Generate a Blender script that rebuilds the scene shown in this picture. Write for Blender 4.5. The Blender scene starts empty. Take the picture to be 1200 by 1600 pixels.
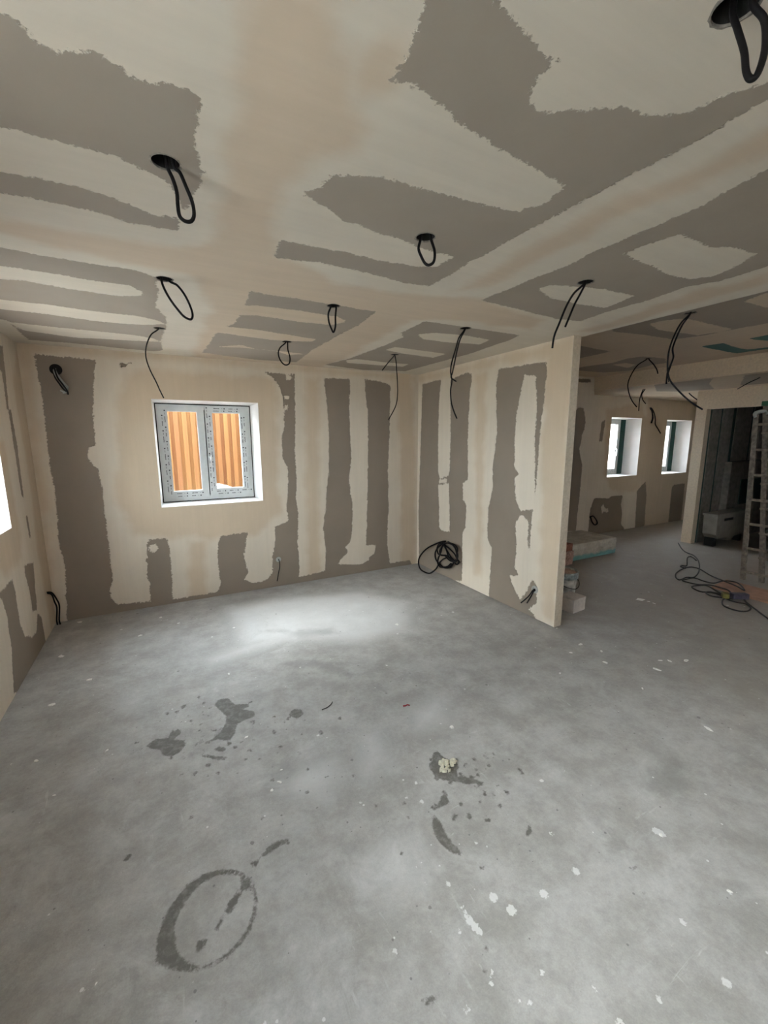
import bpy, bmesh, math, random
import numpy as np
from mathutils import Vector, Matrix
random.seed(7)
C = bpy.context.scene.collection
# ------------------------------------------------------------------ camera
F_PX = 654.9
cam_d = bpy.data.cameras.new('camera'); cam = bpy.data.objects.new('camera', cam_d); C.objects.link(cam)
_yaw, _pitch, _roll = 0.4859, 0.1700, -0.0041
_cy, _sy, _cp, _sp = math.cos(_yaw), math.sin(_yaw), math.cos(_pitch), math.sin(_pitch)
_f = Vector((_sy*_cp, _cy*_cp, -_sp)); _r = Vector((_cy, -_sy, 0)); _u = _r.cross(_f)
_r2 = _r*math.cos(_roll) + _u*math.sin(_roll); _u2 = -_r*math.sin(_roll) + _u*math.cos(_roll)
_m = Matrix((( _r2.x, _u2.x, -_f.x, -3.0041), (_r2.y, _u2.y, -_f.y, -4.7259), (_r2.z, _u2.z, -_f.z, 1.6801), (0, 0, 0, 1)))
cam.matrix_world = _m
cam_d.sensor_fit = 'VERTICAL'; cam_d.sensor_height = 36.0
cam_d.lens = F_PX/1600*36.0
cam_d.clip_start = 0.05; cam_d.clip_end = 200
bpy.context.scene.camera = cam
# ------------------------------------------------------------------ sky, exposure
world = bpy.data.worlds.new('overcast_sky'); bpy.context.scene.world = world
world.use_nodes = True
_bg = world.node_tree.nodes['Background']
_bg.inputs[0].default_value = (0.865, 0.96, 1.06, 1); _bg.inputs[1].default_value = 22.0
_sd = bpy.data.lights.new('veiled_sun', 'SUN'); _sd.energy = 6.5; _sd.angle = math.radians(26); _sd.color = (0.95, 0.98, 1.0)
_so = bpy.data.objects.new('veiled_sun', _sd); C.objects.link(_so)
_so.rotation_euler = Vector((1.0, 0.10, -math.tan(math.radians(31)))).to_track_quat('-Z', 'Y').to_euler()
vs = bpy.context.scene.view_settings
vs.view_transform = 'Standard'; vs.look = 'None'; vs.gamma = 1; vs.use_curve_mapping = False
vs.exposure = 0.56
cy = bpy.context.scene.cycles
cy.max_bounces = 14; cy.diffuse_bounces = 10; cy.glossy_bounces = 4; cy.transparent_max_bounces = 12
cy.caustics_reflective = False; cy.caustics_refractive = False; cy.sample_clamp_indirect = 6.0
# ------------------------------------------------------------------ traced outlines of plaster, board, stains and painted floor light, metres on each plane
CEIL_B = [
  "-3.94,-3.526 -3.208,-3.526 -3.185,-3.524 -3.169,-3.502 -3.159,-3.476 -3.127,-3.473 -3.102,-3.493 -3.055,-3.509 -3.05,-3.503 -3.009,-3.494 -2.992,-3.471 -2.947,-3.473 -2.914,-3.496 -2.866,-3.49 -2.847,-3.485 -2.845,-3.445 -2.855,-3.429 -2.849,-3.395 -2.853,-3.355 -2.841,-3.305 -2.834,-3.248 -2.818,-3.179 -2.816,-3.114 -2.833,-3.057 -2.837,-2.969 -2.855,-2.904 -2.873,-2.95 -2.884,-3.023 -2.911,-3.068 -2.959,-3.099 -3.009,-3.124 -3.049,-3.136 -3.095,-3.143 -3.14,-3.14 -3.226,-3.141 -3.306,-3.139 -3.94,-3.139",
  "-3.94,-2.889 -3.37,-2.889 -3.265,-2.903 -3.122,-2.899 -3.032,-2.868 -2.953,-2.828 -2.876,-2.843 -2.87,-2.737 -2.932,-2.733 -3.04,-2.716 -3.109,-2.747 -3.231,-2.756 -3.32,-2.754 -3.407,-2.743 -3.94,-2.743",
  "-3.94,-2.229 -3.537,-2.229 -3.461,-2.212 -3.291,-2.203 -3.15,-2.203 -3.042,-2.207 -2.982,-2.175 -2.949,-2.116 -2.94,-1.941 -2.952,-1.604 -2.896,-1.401 -2.892,-1.094 -2.924,-0.678 -2.902,-0.218 -2.981,-0.116 -3.247,-0.135 -3.59,-0.187 -3.878,-0.17 -3.859,-0.825 -3.94,-0.825",
  "-2.492,-2.171 -2.381,-2.146 -2.209,-2.16 -1.938,-2.151 -1.695,-2.142 -1.661,-1.798 -1.678,-1.429 -1.692,-0.827 -1.644,-0.167 -2.054,-0.123 -2.575,-0.255 -2.557,-0.599 -2.548,-1.079 -2.51,-1.328 -2.462,-1.428 -2.46,-1.657 -2.471,-1.933",
  "-2.486,-2.845 -2.357,-2.846 -2.226,-2.858 -2.011,-2.855 -1.824,-2.877 -1.753,-2.914 -1.753,-3.05 -1.842,-3.041 -1.945,-3.045 -2.05,-3.083 -2.169,-3.082 -2.264,-3.107 -2.325,-3.102 -2.391,-3.154 -2.463,-3.19 -2.514,-3.207 -2.499,-3.231 -2.465,-3.261 -2.455,-3.353 -2.4,-3.375 -2.306,-3.413 -2.202,-3.417 -2.066,-3.426 -1.894,-3.44 -1.761,-3.461 -1.79,-3.465 -1.732,-3.524 -1.751,-3.647 -1.868,-3.659 -1.981,-3.675 -2.101,-3.684 -2.223,-3.709 -2.346,-3.74 -2.419,-3.754 -2.457,-3.73 -2.462,-3.798 -2.472,-3.867 -2.493,-3.94 -2.504,-3.971 -2.398,-4.027 -2.377,-3.988 -2.347,-3.99 -2.318,-3.977 -2.264,-3.968 -2.212,-3.954 -2.16,-3.956 -2.158,-3.933 -2.171,-3.893 -2.16,-3.869 -2.115,-3.838 -2.073,-3.829 -2.004,-3.88 -1.917,-3.941 -1.833,-3.955 -1.77,-3.983 -1.73,-4.022 -1.727,-4.069 -1.675,-4.143 -1.63,-4.227 -1.584,-4.214 -1.615,-4.121 -1.607,-3.947 -1.622,-3.811 -1.627,-3.587 -1.64,-3.344 -1.638,-3.132 -1.648,-3.042 -1.636,-2.895 -1.645,-2.683 -1.783,-2.664 -2.044,-2.694 -2.27,-2.706 -2.412,-2.672 -2.468,-2.659 -2.485,-2.766",
  "-1.236,-2.632 -1.223,-2.983 -1.208,-3.261 -1.23,-3.342 -1.217,-3.5 -1.222,-3.74 -1.222,-3.798 -1.258,-3.907 -1.269,-3.995 -1.289,-4.142 -0.413,-3.897 -0.335,-3.653 -0.319,-3.448 -0.386,-3.318 -0.346,-3.088 -0.341,-2.77 -0.307,-2.599 -0.481,-2.564 -0.812,-2.593",
  "-1.29,-2.098 -1.092,-2.107 -0.899,-2.107 -0.473,-2.109 -0.388,-2.106 -0.348,-1.981 -0.277,-1.343 -0.303,-0.174 -0.801,-0.032 -1.318,-0.158 -1.218,-0.618 -1.184,-1.292 -1.187,-1.63 -1.273,-1.748",
]
CEIL_L = [
  "-3.94,-1.974 -3.601,-1.974 -3.42,-1.977 -3.225,-1.954 -3.076,-1.958 -3.022,-1.876 -3.015,-1.809 -3.136,-1.735 -3.358,-1.748 -3.556,-1.784 -3.655,-1.762 -3.94,-1.762",
  "-3.94,-1.353 -3.759,-1.353 -3.533,-1.363 -3.294,-1.326 -3.08,-1.34 -2.969,-1.296 -2.894,-1.209 -3.031,-1.101 -3.322,-1.063 -3.578,-1.118 -3.819,-1.117 -3.94,-1.117",
  "-3.874,-0.765 -3.646,-0.75 -3.357,-0.744 -3.124,-0.742 -2.975,-0.676 -2.934,-0.571 -3.153,-0.512 -3.553,-0.432 -3.831,-0.535",
  "-2.542,-1.813 -2.409,-1.924 -2.144,-1.943 -1.874,-1.923 -1.77,-1.854 -1.838,-1.708 -2.068,-1.684 -2.365,-1.705 -2.518,-1.643",
  "-2.604,-1.318 -2.293,-1.337 -2.039,-1.292 -1.788,-1.252 -1.797,-1.146 -2.067,-1.061 -2.241,-1.072 -2.585,-1.126",
  "-2.482,-0.58 -2.313,-0.75 -2.159,-0.654 -1.863,-0.646 -1.703,-0.627 -1.823,-0.497 -1.975,-0.637 -2.296,-0.644",
  "-1.136,-1.773 -1.025,-1.874 -0.736,-1.906 -0.499,-1.88 -0.459,-1.714 -0.753,-1.647 -1.012,-1.645",
  "-1.086,-1.132 -1.073,-1.29 -0.763,-1.263 -0.477,-1.242 -0.478,-1.027 -0.832,-1.064",
  "-1.218,-0.502 -1.146,-0.616 -0.809,-0.584 -0.516,-0.601 -0.484,-0.436 -0.844,-0.394 -1.143,-0.375",
  "-1.096,-2.932 -1.059,-2.995 -0.903,-3.053 -0.747,-3.089 -0.5,-3.098 -0.444,-2.943 -0.438,-2.875 -0.632,-2.847 -0.889,-2.849 -1.021,-2.891",
  "-1.093,-3.421 -1.086,-3.542 -1.066,-3.635 -0.949,-3.639 -0.819,-3.633 -0.735,-3.677 -0.555,-3.691 -0.477,-3.597 -0.425,-3.472 -0.485,-3.392 -0.7,-3.368 -0.797,-3.398 -0.994,-3.403",
]
CEIL_G = [
  "-2.767,-3.833 -2.651,-3.894 -2.592,-3.789 -2.53,-3.655 -2.438,-3.571 -2.424,-3.477 -2.518,-3.412 -2.563,-3.23 -2.563,-3.055 -2.447,-2.692 -2.13,-2.507 -1.734,-2.489 -1.494,-2.589 -1.201,-2.637 -0.564,-2.504 -0.443,-2.277 -1.082,-2.24 -1.399,-2.079 -1.258,-0.598 -1.424,1.68 -2.642,0.095 -2.648,-1.759 -2.789,-2.265 -3.186,-2.311 -3.498,-2.383 -3.94,-2.383 -3.94,-2.511 -3.465,-2.511 -3.162,-2.526 -2.859,-2.586 -2.718,-2.693 -2.743,-3.096 -2.756,-3.222 -2.778,-3.605",
  "-1.486,-2.64 -1.499,-2.975 -1.515,-3.346 -1.525,-3.663 -1.481,-3.885 -1.478,-4.071 -1.461,-4.19 -1.356,-4.161 -1.37,-4.032 -1.381,-3.835 -1.401,-3.581 -1.364,-3.212 -1.347,-2.803",
  "-0.067,-2.404 -0.143,-2.919 -0.253,-3.342 -0.213,-3.609 -0.08,-3.56 -0.029,-3.237 0.038,-2.811 0.045,-2.46",
  "-2.523,-3.824 -2.453,-3.811 -2.45,-3.718 -2.509,-3.665 -2.552,-3.76",
]
BACK_B = [
  "-3.89,2.416 -3.463,2.406 -3.45,2.39 -3.478,2.255 -3.513,2.005 -3.525,1.787 -3.524,1.653 -3.586,1.619 -3.6,1.532 -3.568,1.46 -3.532,1.423 -3.517,1.266 -3.519,0.959 -3.519,0.721 -3.521,0.49 -3.521,0.321 -3.548,0.267 -3.552,0.171 -3.511,0.088 -3.219,0.059 -3.211,0.249 -3.229,0.334 -3.208,0.465 -3.232,0.495 -3.203,0.524 -3.202,0.643 -3.181,0.7 -3.02,0.702 -3.001,0.619 -2.999,0.455 -3.004,0.256 -3.015,0.041 -2.574,0.046 -2.537,0.113 -2.543,0.224 -2.548,0.442 -2.52,0.666 -2.22,0.676 -2.248,0.548 -2.276,0.405 -2.239,0.213 -2.285,0.145 -2.197,0.086 -2.053,0.092 -1.969,0.171 -1.96,0.361 -1.922,0.531 -1.913,0.717 -1.757,0.755 -1.779,0.929 -1.75,1.075 -1.738,1.345 -1.79,1.49 -1.795,1.703 -1.753,1.843 -1.761,2.14 -1.791,2.254 -1.856,2.351 -1.936,2.385 -1.935,2.412 -1.854,2.397 -1.621,2.399 -1.635,1.88 -1.65,1.523 -1.641,1.194 -1.658,1.032 -1.64,0.82 -1.661,0.5 -1.649,0.201 -1.662,0.068 -1.331,0.097 -1.315,0.354 -1.339,0.636 -1.29,0.945 -1.285,1.099 -1.247,1.327 -1.235,1.739 -1.255,2.161 -1.279,2.38 -0.953,2.393 -0.968,2.076 -0.965,1.762 -0.954,1.471 -0.993,1.2 -0.948,0.88 -0.963,0.557 -0.991,0.42 -1.062,0.363 -1.02,0.3 -1.126,0.206 -1.169,0.155 -0.864,0.11 -0.736,0.143 -0.726,0.193 -0.652,0.226 -0.632,0.343 -0.77,0.352 -0.745,0.905 -0.729,1.506 -0.724,1.993 -0.755,2.219 -0.761,2.404 -0.527,2.381 -0.411,2.349 -0.421,1.899 -0.45,1.297 -0.442,0.883 -0.463,0.357 -0.425,0.064 -0.116,0.065 0.01,-0.183 -0.887,-0.212 -1.649,-0.2 -2.846,-0.157 -3.907,-0.133 -3.919,0.026 -3.88,0.437 -3.883,0.636 -3.897,0.747 -3.882,1.081 -3.875,1.268 -3.887,1.453 -3.879,1.653 -3.874,1.993 -3.881,2.261",
  "-3.278,2.387 -3.164,2.402 -3.251,2.346",
]
BACK_L = [
  "-3.18,0.647 -3.122,0.654 -3.104,0.598 -3.147,0.563 -3.179,0.588",
  "-1.715,2.38 -1.651,2.377 -1.66,2.336 -1.717,2.339",
  "-1.746,2.168 -1.689,2.163 -1.69,2.129 -1.747,2.134",
  "-1.75,2.065 -1.707,2.066 -1.71,2.011 -1.753,2.01",
]
BACK_G = [
  "-3.238,2.264 -3.02,2.366 -1.836,2.339 -1.809,2.015 -1.877,1.17 -1.833,0.874 -2.131,0.644 -2.598,0.646 -3.296,0.772 -3.412,1.131 -3.35,1.616 -3.342,1.971",
  "-2.828,0.652 -2.675,0.634 -2.674,0.013 -2.846,0.002",
  "-1.506,2.373 -1.325,2.384 -1.366,1.592 -1.399,0.042 -1.544,0.065 -1.533,1.226",
  "-0.338,2.598 -0.135,2.69 -0.029,1.575 -0.032,-0.176 -0.237,-0.143 -0.272,1.578",
  "-4.02,2.499 -2.648,2.502 -0.038,2.48 -0.038,2.417 -2.651,2.453 -3.985,2.436",
  "-3.984,2.452 -3.908,2.443 -3.982,0.077 -3.971,-0.086 -4.047,-0.068",
]
PART_B = [
  "-0.092,2.377 -0.493,2.382 -0.462,2.12 -0.456,1.705 -0.469,1.302 -0.504,1.21 -0.685,1.262 -0.701,1.316 -0.706,1.703 -0.681,2.359 -0.976,2.396 -1.063,2.365 -1.03,2.17 -1.019,1.701 -1.041,1.238 -0.952,1.194 -0.96,1.012 -1.027,0.962 -1.02,0.695 -0.977,0.627 -0.98,0.292 -0.991,0.046 -0.585,-0.052 -0.063,-0.071 -0.032,0.725",
  "-1.463,2.363 -2.043,2.338 -2.055,2.301 -2.045,2.073 -2.02,1.745 -2.013,1.542 -2.013,1.305 -1.984,1.023 -1.976,0.803 -1.976,0.649 -1.944,0.704 -1.945,0.92 -1.878,0.97 -1.83,0.957 -1.782,0.873 -1.81,0.629 -1.798,0.431 -1.853,0.364 -1.735,0.329 -1.789,0.244 -1.891,0.123 -1.983,0.271 -2.03,0.375 -2.096,0.323 -2.092,0.168 -2.005,0.072 -2.094,0.029 -2.092,-0.043 -1.453,-0.008 -1.45,0.058 -1.466,0.55 -1.393,0.649 -1.389,0.969 -1.445,1.181 -1.432,1.398 -1.474,1.752 -1.431,2.218",
]
PART_L = [
  "-0.474,1.128 -0.688,1.171 -0.719,0.836 -0.729,0.579 -0.565,0.579 -0.509,0.601 -0.502,0.844",
  "-0.491,1.193 -0.648,1.221 -0.65,1.175 -0.492,1.154",
  "-1.796,2.267 -1.933,2.235 -1.967,1.929 -1.968,1.649 -1.988,1.379 -2.009,1.093 -1.98,1.038 -1.831,1.007 -1.767,1.11 -1.74,1.313 -1.787,1.35 -1.733,1.414 -1.718,1.648 -1.725,1.911 -1.773,2.145",
]
PART_G = [
  "-1.125,2.356 -1.284,2.348 -1.296,1.594 -1.287,1.189 -1.319,0.205 -1.211,0.211 -1.184,1.18 -1.143,1.592",
  "-2.03,2.263 -2.09,2.462 -2.323,2.515 -2.307,1.608 -2.32,0.049 -2.204,0.065 -2.102,0.434 -2.083,1.091 -2.045,1.605",
  "0.061,2.49 -0.862,2.479 -2.301,2.486 -2.31,2.382 -2.036,2.368 -1.465,2.401 -0.631,2.401 -0.017,2.401",
]
LEFT_B = [
  "-1.591,0.728 -1.248,0.713 -0.994,0.728 -0.973,0.622 -0.98,0.489 -0.976,0.375 -0.908,0.252 -0.764,0.189 -0.639,0.168 -0.533,0.301 -0.441,0.221 -0.436,0.075 -0.423,-0.018 -1.064,-0.101 -1.317,0.033 -1.299,0.07 -1.22,0.309 -1.204,0.546 -1.261,0.686 -1.628,0.644",
  "-0.681,0.743 -0.44,0.702 -0.531,0.323 -0.652,0.357 -0.654,0.538 -0.695,0.683",
  "-0.458,1.093 -0.406,1.085 -0.402,0.897 -0.446,0.906",
  "-0.489,1.92 -0.423,1.925 -0.398,1.68 -0.434,1.24 -0.485,1.246 -0.486,1.607",
  "-0.749,2.335 -0.39,2.402 -0.473,1.921 -0.521,1.918 -0.503,2.199 -0.811,2.198",
]
LEFT_G = [
  "-1.18,1.641 -0.726,1.68 -0.654,1.054 -0.696,0.813 -1.098,0.778 -1.514,0.899",
  "0.012,2.478 0.253,1.62 0.007,0.015 -0.211,0.01 -0.27,0.707 -0.189,1.413 -0.269,2.134",
]
ALC_B = [
  "2.591,2.116 2.638,2.15 2.754,2.149 2.777,2.078 2.823,1.935 2.806,1.829 2.755,1.751 2.753,1.644 2.721,1.537 2.778,1.369 2.824,1.278 2.814,0.972 2.807,0.763 2.789,0.513 2.79,0.226 2.199,0.289 2.168,2.108",
  "2.591,2.566 2.866,2.578 2.871,2.531 2.597,2.52",
]
FAR_B = [
  "3.706,0.661 4.071,0.624 4.084,0.664 4.475,0.656 4.442,0.491 4.507,0.312 4.498,0.112 4.621,0.014 4.351,-0.19 3.522,-0.035 3.576,0.081 3.583,0.454 3.663,0.641",
  "4.895,0.707 5.056,0.827 5.149,0.884 5.219,0.595 5.231,0.281 5.257,-0.001 4.95,-0.008 4.92,0.431",
  "6.056,0.762 6.519,0.777 6.545,-0.034 6.074,-0.029",
  "3.701,1.962 3.796,2.017 3.76,1.638 3.675,1.639",
]
FAR_L = [
  "3.875,0.488 3.939,0.541 3.991,0.42 3.927,0.356",
  "4.059,0.45 4.136,0.42 4.129,0.338 4.05,0.38",
]
FAR_G = [
  "3.809,2.178 4.73,2.317 5.011,2.04 5.186,1.029 4.991,0.733 4.506,0.702 4.122,0.784 3.868,1.082",
]
MID_B = [
  "0.42,-2.305 0.446,-2.554 0.447,-2.835 0.432,-3.008 0.408,-3.369 0.267,-3.692 1.318,-3.398 1.481,-2.977 1.46,-2.74 1.476,-2.548 1.421,-2.412 1.406,-2.32 1.308,-2.299 0.948,-2.28 0.605,-2.233",
  "0.553,-1.741 0.828,-1.723 1.165,-1.69 1.366,-1.682 1.386,-1.54 1.406,-1.283 1.412,-1.038",
  "2.012,-0.652 1.96,-0.908 2.036,-1.254 1.923,-1.521 1.97,-1.672 2.317,-1.718 2.648,-1.56 2.63,-1.4 2.809,-0.988 2.653,-0.725",
]
MID_L = [
  "0.629,-2.522 0.621,-2.602 0.704,-2.725 0.787,-2.748 0.927,-2.748 1.242,-2.746 1.439,-2.754 1.468,-2.646 1.423,-2.573 1.424,-2.495 1.17,-2.47 0.913,-2.439 0.704,-2.494",
  "0.631,-3.156 0.554,-3.316 0.595,-3.428 0.922,-3.32 0.963,-3.167 0.793,-3.161",
  "2.165,-1.168 2.187,-1.33 2.43,-1.301 2.586,-1.11",
]
MID_T = [
  "1.96,-2.261 1.996,-2.44 2.075,-2.433 2.25,-2.408 2.426,-2.395 2.589,-2.407 2.64,-2.554 2.523,-2.886 2.781,-2.805 2.74,-2.518 2.728,-2.254 2.55,-2.24 2.13,-2.246",
  "1.995,-2.647 1.971,-2.799 1.845,-3.097 2.353,-2.939 2.276,-2.687 2.12,-2.653",
]
FLOOR_W = [
  "-3.152,-3.408 -3.154,-3.341 -3.137,-3.281 -3.105,-3.231 -3.052,-3.181 -2.992,-3.167 -2.937,-3.176 -2.879,-3.208 -2.838,-3.255 -2.821,-3.305 -2.823,-3.365 -2.837,-3.411 -2.865,-3.454 -2.901,-3.48 -2.949,-3.499 -2.995,-3.499 -3.039,-3.488 -3.086,-3.463 -3.126,-3.429",
  "-2.865,-3.257 -2.834,-3.284 -2.846,-3.31 -2.873,-3.306",
  "-2.883,-3.298 -2.871,-3.309 -2.909,-3.361 -2.93,-3.361 -2.933,-3.348 -2.916,-3.318",
  "-2.948,-3.363 -2.943,-3.375 -2.967,-3.402 -2.974,-3.39",
  "-3.029,-3.399 -3.001,-3.412 -3.005,-3.425 -3.033,-3.438 -3.041,-3.43",
  "-2.82,-3.198 -2.788,-3.212 -2.795,-3.235 -2.816,-3.23",
  "-2.775,-3.201 -2.737,-3.171 -2.695,-3.165 -2.658,-3.178 -2.66,-3.206 -2.688,-3.191 -2.722,-3.198 -2.761,-3.209",
  "-3.213,-2.255 -3.163,-2.219 -3.1,-2.241 -3.05,-2.182 -3.027,-2.207 -3.039,-2.244 -3.082,-2.268 -3.028,-2.297 -3.01,-2.342 -3.042,-2.397 -3.086,-2.411 -3.129,-2.377 -3.138,-2.329 -3.181,-2.295",
  "-2.939,-2.385 -2.881,-2.376 -2.826,-2.33 -2.788,-2.258 -2.779,-2.188 -2.801,-2.126 -2.83,-2.045 -2.796,-1.99 -2.743,-2.007 -2.712,-2.1 -2.638,-2.13 -2.632,-2.166 -2.694,-2.162 -2.616,-2.226 -2.62,-2.28 -2.696,-2.29 -2.732,-2.307 -2.755,-2.383 -2.791,-2.436 -2.853,-2.385 -2.902,-2.4",
  "-2.882,-2.466 -2.85,-2.45 -2.818,-2.484 -2.831,-2.51",
  "-2.953,-2.466 -2.929,-2.479 -2.851,-2.537 -2.821,-2.558 -2.829,-2.574 -2.863,-2.559 -2.93,-2.499",
  "-2.659,-2.31 -2.619,-2.322 -2.643,-2.348",
  "-2.439,-2.37 -2.393,-2.324 -2.35,-2.347 -2.346,-2.399 -2.395,-2.428",
  "-3.027,-1.954 -2.993,-1.942 -2.988,-1.975 -3.018,-1.988",
  "-3.112,-1.981 -3.09,-1.979 -3.091,-2.014 -3.108,-2.004",
  "-3.062,-1.994 -3.032,-1.988 -3.041,-2.033",
  "-2.917,-2.086 -2.897,-2.075 -2.903,-2.1",
  "-2.884,-2.053 -2.85,-2.056 -2.856,-2.075",
  "-2.928,-1.883 -2.901,-1.89 -2.912,-1.924",
  "-3.276,-2.94 -3.247,-2.937 -3.246,-2.956 -3.268,-2.965",
  "-2.938,-2.556 -2.901,-2.561 -2.914,-2.594",
  "-1.894,-3.115 -1.861,-3.097 -1.827,-3.058 -1.797,-3.053 -1.794,-3.102 -1.784,-3.134 -1.753,-3.166 -1.763,-3.2 -1.793,-3.218 -1.808,-3.248 -1.774,-3.266 -1.742,-3.306 -1.716,-3.343 -1.74,-3.352 -1.766,-3.321 -1.804,-3.309 -1.822,-3.281 -1.888,-3.233 -1.907,-3.204 -1.905,-3.149",
  "-1.778,-3.336 -1.756,-3.357 -1.769,-3.363",
  "-1.755,-3.374 -1.736,-3.393 -1.754,-3.392",
  "-1.732,-3.404 -1.716,-3.429 -1.734,-3.423",
  "-1.682,-3.374 -1.654,-3.398 -1.676,-3.395",
  "-2.04,-3.374 -2.075,-3.41 -2.094,-3.452 -2.094,-3.509 -2.081,-3.55 -2.055,-3.579 -2.04,-3.59 -2.042,-3.559 -2.048,-3.523 -2.049,-3.483 -2.039,-3.447 -2.036,-3.413",
  "-2.027,-3.339 -1.986,-3.333 -1.952,-3.311 -1.911,-3.291 -1.936,-3.34 -1.941,-3.362 -1.983,-3.355 -2.02,-3.355",
  "-2.035,-3.335 -2,-3.326 -2.027,-3.355",
  "-1.858,-3.497 -1.826,-3.507 -1.834,-3.525 -1.859,-3.511",
  "-1.738,-3.632 -1.688,-3.61 -1.714,-3.645 -1.749,-3.653",
  "-2.017,-3.653 -1.993,-3.66 -2.013,-3.672",
  "-2.177,-3.874 -2.167,-3.875 -2.175,-3.885 -2.187,-3.882",
  "-2.225,-3.917 -2.213,-3.921 -2.222,-3.928",
  "-2.206,-3.972 -2.198,-3.985 -2.213,-3.984",
  "-2.436,-3.888 -2.378,-3.906 -2.406,-3.912 -2.436,-3.901",
  "-1.971,-3.411 -1.941,-3.424 -1.967,-3.439",
  "-1.548,-4.015 -1.526,-4.021 -1.548,-4.027",
  "-1.493,-3.938 -1.456,-3.952 -1.483,-3.958",
]
FLOOR_WL = [
  "-3.096,-3.376 -3.096,-3.311 -3.079,-3.27 -3.04,-3.227 -2.995,-3.201 -2.94,-3.198 -2.886,-3.224 -2.85,-3.262 -2.834,-3.31 -2.832,-3.361 -2.845,-3.401 -2.871,-3.44 -2.908,-3.468 -2.951,-3.485 -2.999,-3.489 -3.031,-3.48 -3.054,-3.455 -3.077,-3.43 -3.089,-3.406",
]
FLOOR_DAMP_SHADE = [
  "-2.315,-1.732 -2.075,-1.775 -1.912,-1.97 -1.883,-2.156 -1.965,-2.159 -2.087,-1.959 -2.25,-1.851",  # shade between the two window light pools, painted dark
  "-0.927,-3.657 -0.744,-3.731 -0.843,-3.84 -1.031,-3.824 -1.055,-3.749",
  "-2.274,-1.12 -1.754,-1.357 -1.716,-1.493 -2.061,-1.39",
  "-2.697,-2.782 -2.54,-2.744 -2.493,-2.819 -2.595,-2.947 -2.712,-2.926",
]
FLOOR_DUST_LIGHT = [
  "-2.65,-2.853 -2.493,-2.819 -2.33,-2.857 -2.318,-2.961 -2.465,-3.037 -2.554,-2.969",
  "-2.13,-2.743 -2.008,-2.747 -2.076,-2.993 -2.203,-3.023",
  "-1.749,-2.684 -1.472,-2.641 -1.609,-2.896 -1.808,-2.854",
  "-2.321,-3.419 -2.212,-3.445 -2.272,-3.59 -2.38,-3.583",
  "-2.83,-1.391 -2.239,-1.211 -1.421,-1.183 -1.459,-1.41 -2.171,-1.384 -2.794,-1.496",  # pale smear that also paints in the left window's light pool
  "-2.56,-0.386 -2.037,-0.371 -1.167,-0.623 -0.809,-1.14 -1.163,-1.72 -1.666,-1.721 -2.075,-1.436 -2.529,-1.319",  # broad pool of window light, painted as pale colour
]
FLOOR_D = [(-2.162,-3.65,0.011),(-2.044,-3.768,0.0167),(-2.017,-3.831,0.0185),(-1.869,-3.848,0.0168),(-1.645,-3.692,0.0097),(-2.171,-3.784,0.0136),(-2.168,-3.811,0.0157),(-2.17,-3.768,0.0092),(-2.164,-3.832,0.0111),(-2.313,-3.755,0.0066),(-2.061,-4.011,0.0082),(-2.331,-3.97,0.0096),(-2.153,-4.046,0.0077),(-2.45,-3.742,0.0085),(-1.69,-3.848,0.0151),(-1.232,-3.899,0.0194),(-1.227,-3.915,0.0165),(-1.246,-4.17,0.0096),(-2.153,-3.578,0.0064),(-2.051,-3.291,0.0105),(-2.102,-3.235,0.0076),(-1.609,-2.935,0.0152),(-1.96,-3.57,0.0081),(-2.225,-3.958,0.008),(-2.204,-3.937,0.0072),(-3.054,-3.516,0.006),(-2.959,-3.27,0.0043),(-3.334,-3.33,0.0062),(-3.345,-3.376,0.006),(-1.182,-4.16,0.0098),(-1.949,-4.118,0.0079),(-1.51,-4.143,0.0113),(-1.574,-4.301,0.014),(-1.955,-4.204,0.0112),(-1.798,-4.224,0.0097),(-2.178,-4.03,0.0058),(-2.169,-3.741,0.0082),(-2.224,-3.796,0.0078),(-2.239,-3.607,0.0061)]
LOW_B = ["3.05,-1.2 3.9,-0.75 4.3,-0.9 4.4,-1.3 3.6,-1.6 3.05,-1.9", "3.1,-2.2 4.2,-1.7 4.4,-2.2 3.1,-2.9"]

def parse(L): return [np.array([[float(v) for v in t.split(',')] for t in s.split()]) for s in L]
# ------------------------------------------------------------------ helpers
def sdf(P, polys):
    """signed distance (negative inside) from points P (n,2) to the union of polygons"""
    out = np.full(len(P), 9.0)
    for Q in polys:
        lo, hi = Q.min(0)-0.3, Q.max(0)+0.3
        idx = np.where(((P >= lo) & (P <= hi)).all(1))[0]
        if not len(idx): continue
        p = P[idx]; A = Q; B = np.roll(Q, -1, 0)
        d2 = np.full(len(p), 1e9); ins = np.zeros(len(p), bool)
        for a, b in zip(A, B):
            e = b-a; l2 = e@e
            if l2 < 1e-12: continue
            w = p-a; t = np.clip((w@e)/l2, 0, 1); q = w-t[:, None]*e
            d2 = np.minimum(d2, (q*q).sum(1))
            c = (a[1] > p[:, 1]) != (b[1] > p[:, 1])
            if b[1] != a[1]:
                xi = a[0]+(p[:, 1]-a[1])*(b[0]-a[0])/(b[1]-a[1])
                ins ^= c & (p[:, 0] < xi)
        d = np.sqrt(d2); d[ins] *= -1
        out[idx] = np.minimum(out[idx], d)
    return out
def lines(segs):
    """grid lines: list of (a, b, step) -> sorted unique coordinates"""
    v = []
    for a, b, s in segs:
        n = max(1, int(round((b-a)/s))); v += list(np.linspace(a, b, n+1))
    v = sorted(v); o = [v[0]]
    for x in v[1:]:
        if x-o[-1] > 1e-4: o.append(x)
    return np.array(o)
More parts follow.
